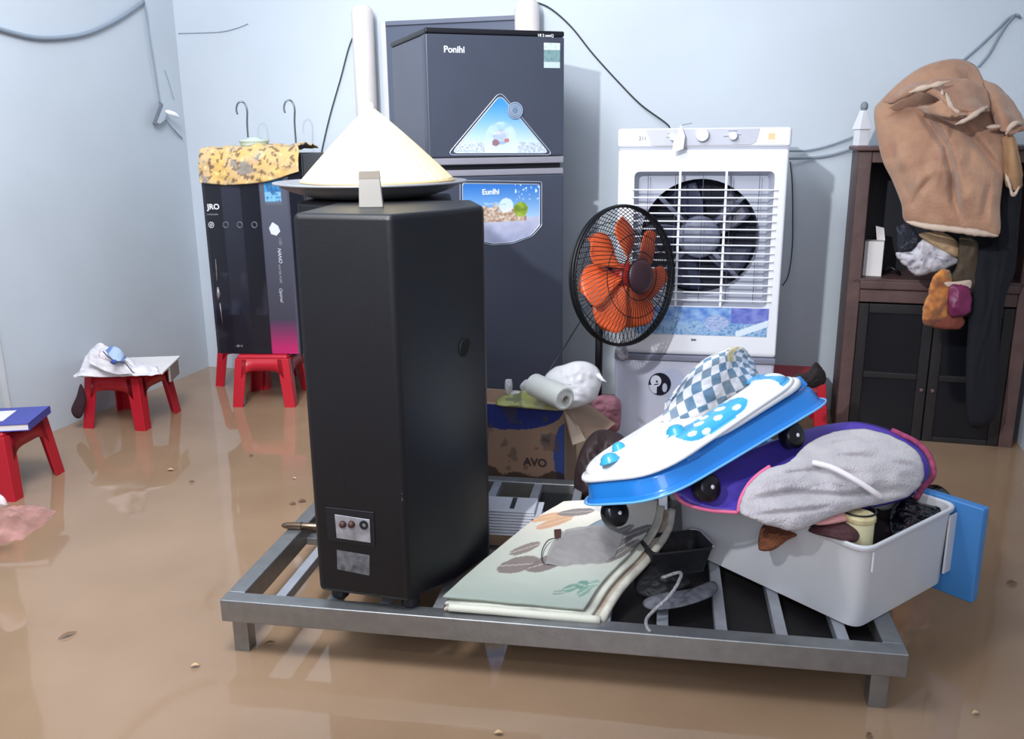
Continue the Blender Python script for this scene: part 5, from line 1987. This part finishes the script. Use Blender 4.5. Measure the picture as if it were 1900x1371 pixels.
# flaps
MB().hexa([Vector(p) for p in ((.0, .0, bh), (.0, bd * .95, bh), (.004, bd * .95, bh), (.004, .0, bh))], [Vector(p) for p in ((.085, -.01, bh - .10), (.13, bd * .9, bh - .085), (.132, bd * .9, bh - .083), (.088, -.01, bh - .098))]).obj('flap', CARD, box)
MB().hexa([Vector(p) for p in ((-.004, -.003, bh), (.004, .03, bh), (.006, .028, bh + .003), (-.002, -.004, bh + .003))], [Vector(p) for p in ((.035, -.05, bh - .095), (.070, -.025, bh - .085), (.072, -.028, bh - .083), (.038, -.054, bh - .093))]).obj('flap', mat('pale_card', (196, 176, 158), .8, var=.08), box)
text('lettering', 'AVO', .036, bl_(972, 862, .0026), (1, 0, 0), (0, 0, 1), mat('box_print', (66, 54, 54), .7), box, weight=.0012)
text('lettering', 'RU', .018, bl_(1007, 818, .0026), (1, 0, 0), (0, 0, 1), MATS['box_print'], box)
dbx = 2.66
soft('white_plastic_bag', 'bright white stuffed plastic bag on top of the cardboard box', 'bag',
     [(1012, 725, 2.68), (1010, 700, 2.68), (1028, 682, 2.68), (1045, 677, 2.66), (1068, 670, 2.66), (1092, 672, 2.66), (1110, 684, 2.66), (1117, 704, 2.66), (1113, 722, 2.64), (1104, 742, 2.62), (1080, 754, 2.6), (1054, 760, 2.6), (1040, 757, 2.6), (1022, 745, 2.64)], 2.66, .06, .06,
     mat('white_bag_film', (238, 236, 238), .4, var=.03, bump=.25, bscale=25), amp=.014, fs=14, seed=6, R=22, N=90)
o_ = MB().tube([W(1108, 695, 2.63), W(1118, 705, 2.62), W(1126, 709, 2.62)], [.010, .005, .0008], 8).obj('bag_corner', MATS['white_bag_film'], smooth=True)
bagroot = [o for o in COL.objects if o.name == 'white_plastic_bag'][0]
o_.parent = bagroot
rl = thing('film_roll', 'white roll of plastic film lying on the cardboard box with its end facing out', 'roll', W(1048, 740, 2.50))
ax = Vector((.55, -.78, -.06)).normalized()
RM_ = ax.to_track_quat('Z', 'Y').to_matrix().to_4x4()
MB().lathe([(.034, -.15), (.036, -.148), (.036, -.004), (.034, 0.0), (.028, 0.001), (.026, -.003), (.012, -.003), (.012, -.15)], 40, RM_, closed=True).obj('film_winding', mat('film_white', (226, 228, 222), .35, var=.04), rl, smooth=False, bevel=.001)
MB().lathe([(.0125, -.145), (.0125, .004), (.009, .004), (.009, -.145)], 28, RM_, closed=True).obj('core_tube', mat('core_grey', (176, 172, 162), .6), rl)


def yel(co):
    n = fbm(co.x * 30, co.y * 20, co.z * 30)
    c = mixc((160, 160, 88), (186, 182, 150), .5 + n)
    if co.x < .03 and n > .0 and co.z > .28:
        c = mixc((96, 104, 66), c, .3)
    return c


soft('yellow_packet', 'flat translucent yellow packet filling the mouth of the cardboard box', 'packet',
     [(922, 752, 2.66), (925, 738, 2.70), (950, 727, 2.74), (985, 722, 2.72), (1020, 735, 2.66), (1048, 752, 2.6), (1044, 762, 2.58), (1000, 760, 2.6), (955, 756, 2.63)], 2.66, .03, .03, VC_GLOSS, amp=.006, fs=20, seed=7, paint=yel)
for i, (px, py, w_, h_, lb) in enumerate(((944, 717, .014, .03, 'small upright white tube leftmost on the cardboard box'), (962, 732, .035, .014, 'white crumpled wrapper lying low behind the yellow packet'), (982, 717, .03, .020, 'pointed white wrapper standing beside the white plastic bag'))):
    c = W(px, py, 2.72)
    ol = [c + Vector((w_ * math.cos(a) * (1 if i else .9), 0, h_ * math.sin(a) * (1 + .25 * math.sin(3 * a + i)))) for a in [k * PI / 5 for k in range(10)]]
    o_ = blob(ol, c, .018, .018, amp=.006, fs=30, seed=i * 3 + 1, N=40, R=10).obj('white_wrapper', mat('wrapper_white', (204, 202, 206), .5, var=.1), smooth=True)
    tag(o_, lb, 'wrapper')
soft('dusky_pink_cloth', 'dusky pink crumpled cloth behind the cardboard box flap', 'cloth',
     [(1100, 740), (1125, 732), (1150, 742), (1152, 775), (1146, 800), (1118, 802), (1106, 780), (1098, 760)], 2.86, .03, .04, mat('dusky_pink', (164, 112, 124), .9, var=.3, scale=25, bump=.3), amp=.015, fs=18, seed=8)
soft('dark_clutter_bag', 'dark crumpled bag on the frame between cardboard box and walker', 'bag',
     [(1070, 935, 2.36), (1066, 880, 2.38), (1080, 830, 2.42), (1105, 800, 2.45), (1140, 800, 2.45), (1165, 820, 2.42), (1180, 870, 2.36), (1150, 925, 2.34), (1110, 940, 2.34)], 2.4, .05, .05, mat('dark_brown_bag', (46, 32, 34), .55, var=.5, scale=22, bump=.4, bscale=30), amp=.03, fs=14, seed=9)
soft('red_black_bundle', 'fuzzy black and brown bundle lying on the red stool behind the walker', 'bundle',
     [(1462, 708), (1478, 694), (1498, 690), (1512, 672), (1524, 680), (1532, 696), (1528, 712), (1500, 722), (1476, 720)], 2.72, .03, .04, mat('dark_fuzz', (44, 36, 38), .95, var=.4, bump=.5, bscale=120), amp=.010, fs=30, seed=10, rag=.04)

# ------------------------------------------------------------------ black bag, sandal and cord on the frame
BC = mat('black_canvas', (26, 26, 30), .6, var=.3, bump=.2, bscale=80)
bb0 = thing('black_basket', 'small black open basket with rolled rim between mat and drawer', 'basket', G(1255, 1092, FZ - .035), math.radians(12))
prof = poly_rounded([(-.075, -.035), (.072, -.035), (.072, .06), (-.075, .06)], .02)


def scp(P, k):
    return [(p[0] * k, p[1] * k) for p in P]


rings([(scp(prof, .8), 0.055), (scp(prof, 1.0), .105), (scp(prof, 1.05), .108), (scp(prof, 1.05), .112), (scp(prof, .94), .112), (scp(prof, .75), .06)], closed=False).obj('basket_body', BC, bb0, smooth=True)
MB().prism(scp(prof, .80), .050, .060).obj('basket_floor', BC, bb0)
MB().tube([Vector((p[0] * 1.05, p[1] * 1.05, .112)) for p in prof[8:18]], .0025, 6).obj('rim_piping', mat('light_rim', (176, 178, 186), .4), bb0, smooth=True)
soft('grey_sandal', 'worn grey rubber sandal lying under the black basket on the frame', 'sandal',
     [(1196, 1112, 1.70), (1230, 1100, 1.72), (1280, 1092, 1.74), (1322, 1078, 1.77), (1332, 1092, 1.74), (1318, 1108, 1.71), (1270, 1125, 1.67), (1220, 1132, 1.66), (1196, 1126, 1.68)], 1.70, .014, .02, mat('grey_rubber', (96, 98, 106), .7, var=.5, scale=60), amp=.002, seed=11)
soft('black_shoe', 'black crumpled fabric shoe between the floral mat and black basket', 'shoe',
     [(1178, 1095, 1.76), (1182, 1060, 1.82), (1200, 1036, 1.85), (1230, 1040, 1.82), (1262, 1062, 1.78), (1280, 1085, 1.75), (1240, 1104, 1.73), (1200, 1110, 1.73)], 1.78, .03, .04, BC, amp=.012, fs=24, seed=12)
cable('silvery grey braided cord draped from the black shoe to the front rail', [W(1228, 1072, 1.72), W(1262, 1062, 1.71), W(1258, 1082, 1.68), W(1240, 1108, 1.655), W(1216, 1130, 1.64), G(1200, 1148, FZ + .004), G(1200, 1162, FZ + .003), G(1206, 1172, FZ + .003)], .0038, mat('braided_cord', (150, 150, 154), .6, var=.5, scale=200, bump=.6, bscale=300), name='cord', cat='cord')

# ------------------------------------------------------------------ left side: papers on the stool, blue book, rag
t1z = FLOORZ + .30
bd1 = MB().bb(-.185, .145, -.14, .13, 0, .008).obj('white_board', PAPER, bevel=.001)
bd1.location = (ST1.x + .03, ST1.y - .0, t1z)
bd1.rotation_euler = (0, 0, math.radians(6))
tag(bd1, 'flat white cardboard sheet lying on the red stool by the left wall', 'board')
MB().bb(.140, .148, -.05, .08, -.055, .006).obj('folded_edge', mat('grey_card_edge', (150, 144, 138), .8), bd1)


def paper_fn(u, v):
    n = fbm(u * 7, v * 7)
    c = mixc((226, 222, 226), (200, 196, 204), max(0, n))
    if abs(v - .35) < .012 and .3 < u < .6 or abs(u - .3) < .01 and .35 < v < .6:
        c = (196, 150, 160)
    return c


for i, (rows, lb) in enumerate((
        ([[(142, 698, 3.27), (190, 699, 3.26), (245, 697, 3.26), (298, 692, 3.29)], [(152, 676, 3.34), (190, 662, 3.30), (240, 676, 3.30), (292, 684, 3.34)], [(168, 654, 3.40), (188, 638, 3.38), (226, 658, 3.38), (276, 678, 3.42)]], 'lowest crumpled white paper sheet on the stool by the left wall'),
        ([[(162, 672, 3.27), (205, 692, 3.24), (246, 695, 3.25)], [(168, 652, 3.31), (200, 660, 3.27), (242, 680, 3.28)], [(182, 638, 3.36), (210, 646, 3.34), (248, 674, 3.34)]], 'middle crumpled white paper with pinkish lines on the left stool'),
        ([[(196, 650, 3.24), (212, 668, 3.22), (228, 670, 3.23)], [(206, 642, 3.30), (222, 648, 3.28), (234, 664, 3.28)]], 'small pale blue plastic sleeve on top of the papers'))):
    o_ = uvnet('crumpled_paper' if i < 2 else 'plastic_sleeve', [[W(*p) for p in r] for r in rows], 40, 40, VC_MATTE, None, paper_fn if i < 2 else (lambda u, v: (170, 190, 214) if (.15 < u < .85) else (110, 134, 190)), amp=.010 if i < 2 else .003, fs=16, seed=i * 5, solid=.002)
    tag(o_, lb, 'paper' if i < 2 else 'sleeve')
cable('thin black cord curling over the papers on the left stool', [W(191, 652, 3.25), W(202, 663, 3.23), W(214, 670, 3.21), W(232, 674, 3.22), W(244, 688, 3.225), W(250, 692, 3.23)], .0018, mat('navy_cord', (40, 48, 78), .5), name='cord', cat='cord')
soft('blue_ribbon', 'tiny blue ribbon knot on the papers beside the black cord', 'ribbon', [(204, 671), (214, 667), (216, 674), (210, 676)], 3.21, .006, .006, mat('blue_ribbon', (60, 92, 168), .6), amp=.001, N=24, R=5)
soft('mesh_bag', 'dark red net bag hanging at the wall side of the left stool', 'bag', [(150, 712), (142, 735), (132, 760), (140, 775), (152, 772), (160, 740)], 3.30, .01, .01, mat('dark_net', (50, 28, 36), .8, var=.4), amp=.004, N=36, R=6)
bk = thing('blue_book', 'blue and white book lying on the red stool at the left edge', 'book', (ST4.x + .03, ST4.y - .02, FLOORZ + .30), math.radians(8))
MB().bb(-.14, .13, -.10, .09, 0, .003).bb(-.14, .13, -.10, .09, .021, .024).bb(.127, .13, -.10, .09, .0, .024).obj('cover', mat('book_blue', (66, 74, 160), .4), bk, bevel=.001)
MB().bb(-.138, .126, -.097, .087, .003, .021).obj('pages', PAPER, bk)
MB().bb(-.10, .04, -.06, .05, .024, .0255).obj('label_sheet', PAPER, bk)
soft('white_rag', 'white cloth corner at the left edge above the water', 'cloth', [(-40, 905), (2, 918), (14, 935), (8, 942), (-40, 950)], 2.2, .02, .03, mat('rag_white', (236, 222, 226), .8), amp=.006, N=40, R=8)


def rag_fn(co):
    return mixc((196, 142, 134), (150, 108, 96), .5 + fbm(co.x * 14, co.y * 14, co.z * 14))


rg = MB()
gc = G(8, 975, 0)
rg.grid(50, 40, lambda u, v: gc + Vector(((u - .5) * .24, (v - .5) * .30, .006 + .020 * (1 - (2 * u - 1) ** 2) * (1 - (2 * v - 1) ** 2) * (1 + fbm(u * 5, v * 6)) + .008 * fbm(u * 9, v * 8, 2) - .014 * ((2 * u - 1) ** 2 + (2 * v - 1) ** 2) * .8)))
rgo = rg.obj('pink_rag', VC_CLOTH, smooth=True, solid=.003, paint=rag_fn)
tag(rgo, 'dirty pink cloth floating half sunk in the water at the left edge', 'cloth')

# ------------------------------------------------------------------ bits floating on the water
LEAFM = mat('brown_leaf', (112, 84, 58), .7, var=.3)
LEAFP = mat('pale_leaf', (206, 174, 132), .7, var=.2)
dbs = [(316, 873, .012, 0, LEAFP, 'pale curled leaf scrap floating beyond the left stool reflection'), (356, 895, .009, .1, LEAFM, 'small dark leaf scrap floating left of the speaker'),
       (466, 847, .007, .3, LEAFM, 'tiny dark speck floating below the purifier stool'), (546, 889, .010, -.5, LEAFP, 'pale thin scrap floating beside the speaker top left'),
       (560, 931, .013, .2, LEAFM, 'brown leaf floating close left of the speaker'), (543, 936, .010, .1, LEAFM, 'faint brown leaf scrap floating beside the brown leaf'),
       (362, 1237, .010, .2, LEAFP, 'round cream scrap floating in the near left water'), (125, 1180, .02, .8, mat('twig', (128, 98, 74), .8), 'thin twig floating in the lower left water'),
       (1877, 1083, .013, 0, LEAFM, 'dark grass scrap floating right of the blue drawer front'), (1612, 1366, .008, .5, LEAFM, 'brown scrap at the bottom edge of the photo'),
       (1810, 1325, .008, 0, LEAFP, 'cream speck floating at the lower right'), (925, 1362, .009, 0, LEAFP, 'pale flake floating at the bottom middle'),
       (500, 1195, .012, .4, LEAFM, 'dark strip floating under the left end of the frame rail')]
for px, py, r, a, m_, lb in dbs:
    c = G(px, py, .0015)
    mb = MB()
    thin = .25 if 'twig' in lb or 'thin' in lb or 'strip' in lb else .5

    def lf(u, v, r=r, a=a, thin=thin):
        x = (u - .5) * 2 * r
        y = (v - .5) * 2 * r * thin * math.sin(PI * min(.97, max(.03, u)))
        z = .002 + .0025 * math.sin(PI * u) * (1 + abs(v - .5) * 2)
        return Vector((x * math.cos(a) - y * math.sin(a), x * math.sin(a) + y * math.cos(a), z))
    mb.grid(8, 4, lf)
    o_ = mb.obj('leaf_scrap', m_, smooth=True, solid=.0012)
    o_.location = c
    tag(o_, lb, 'debris', 'scraps floating on the water')

soft('grey_film_knot', 'bunched grey plastic film knot at the lower left corner of the air cooler body', 'plastic film',
     [(1141, 655, 3.0), (1146, 640, 3.0), (1156, 632, 3.0), (1164, 648, 3.0), (1166, 664, 3.0), (1152, 669, 3.0)], 3.0, .012, .01, mat('silver_film', (150, 150, 160), .3, var=.5, scale=60, bump=.4), amp=.006, fs=40, seed=3, N=40, R=10)
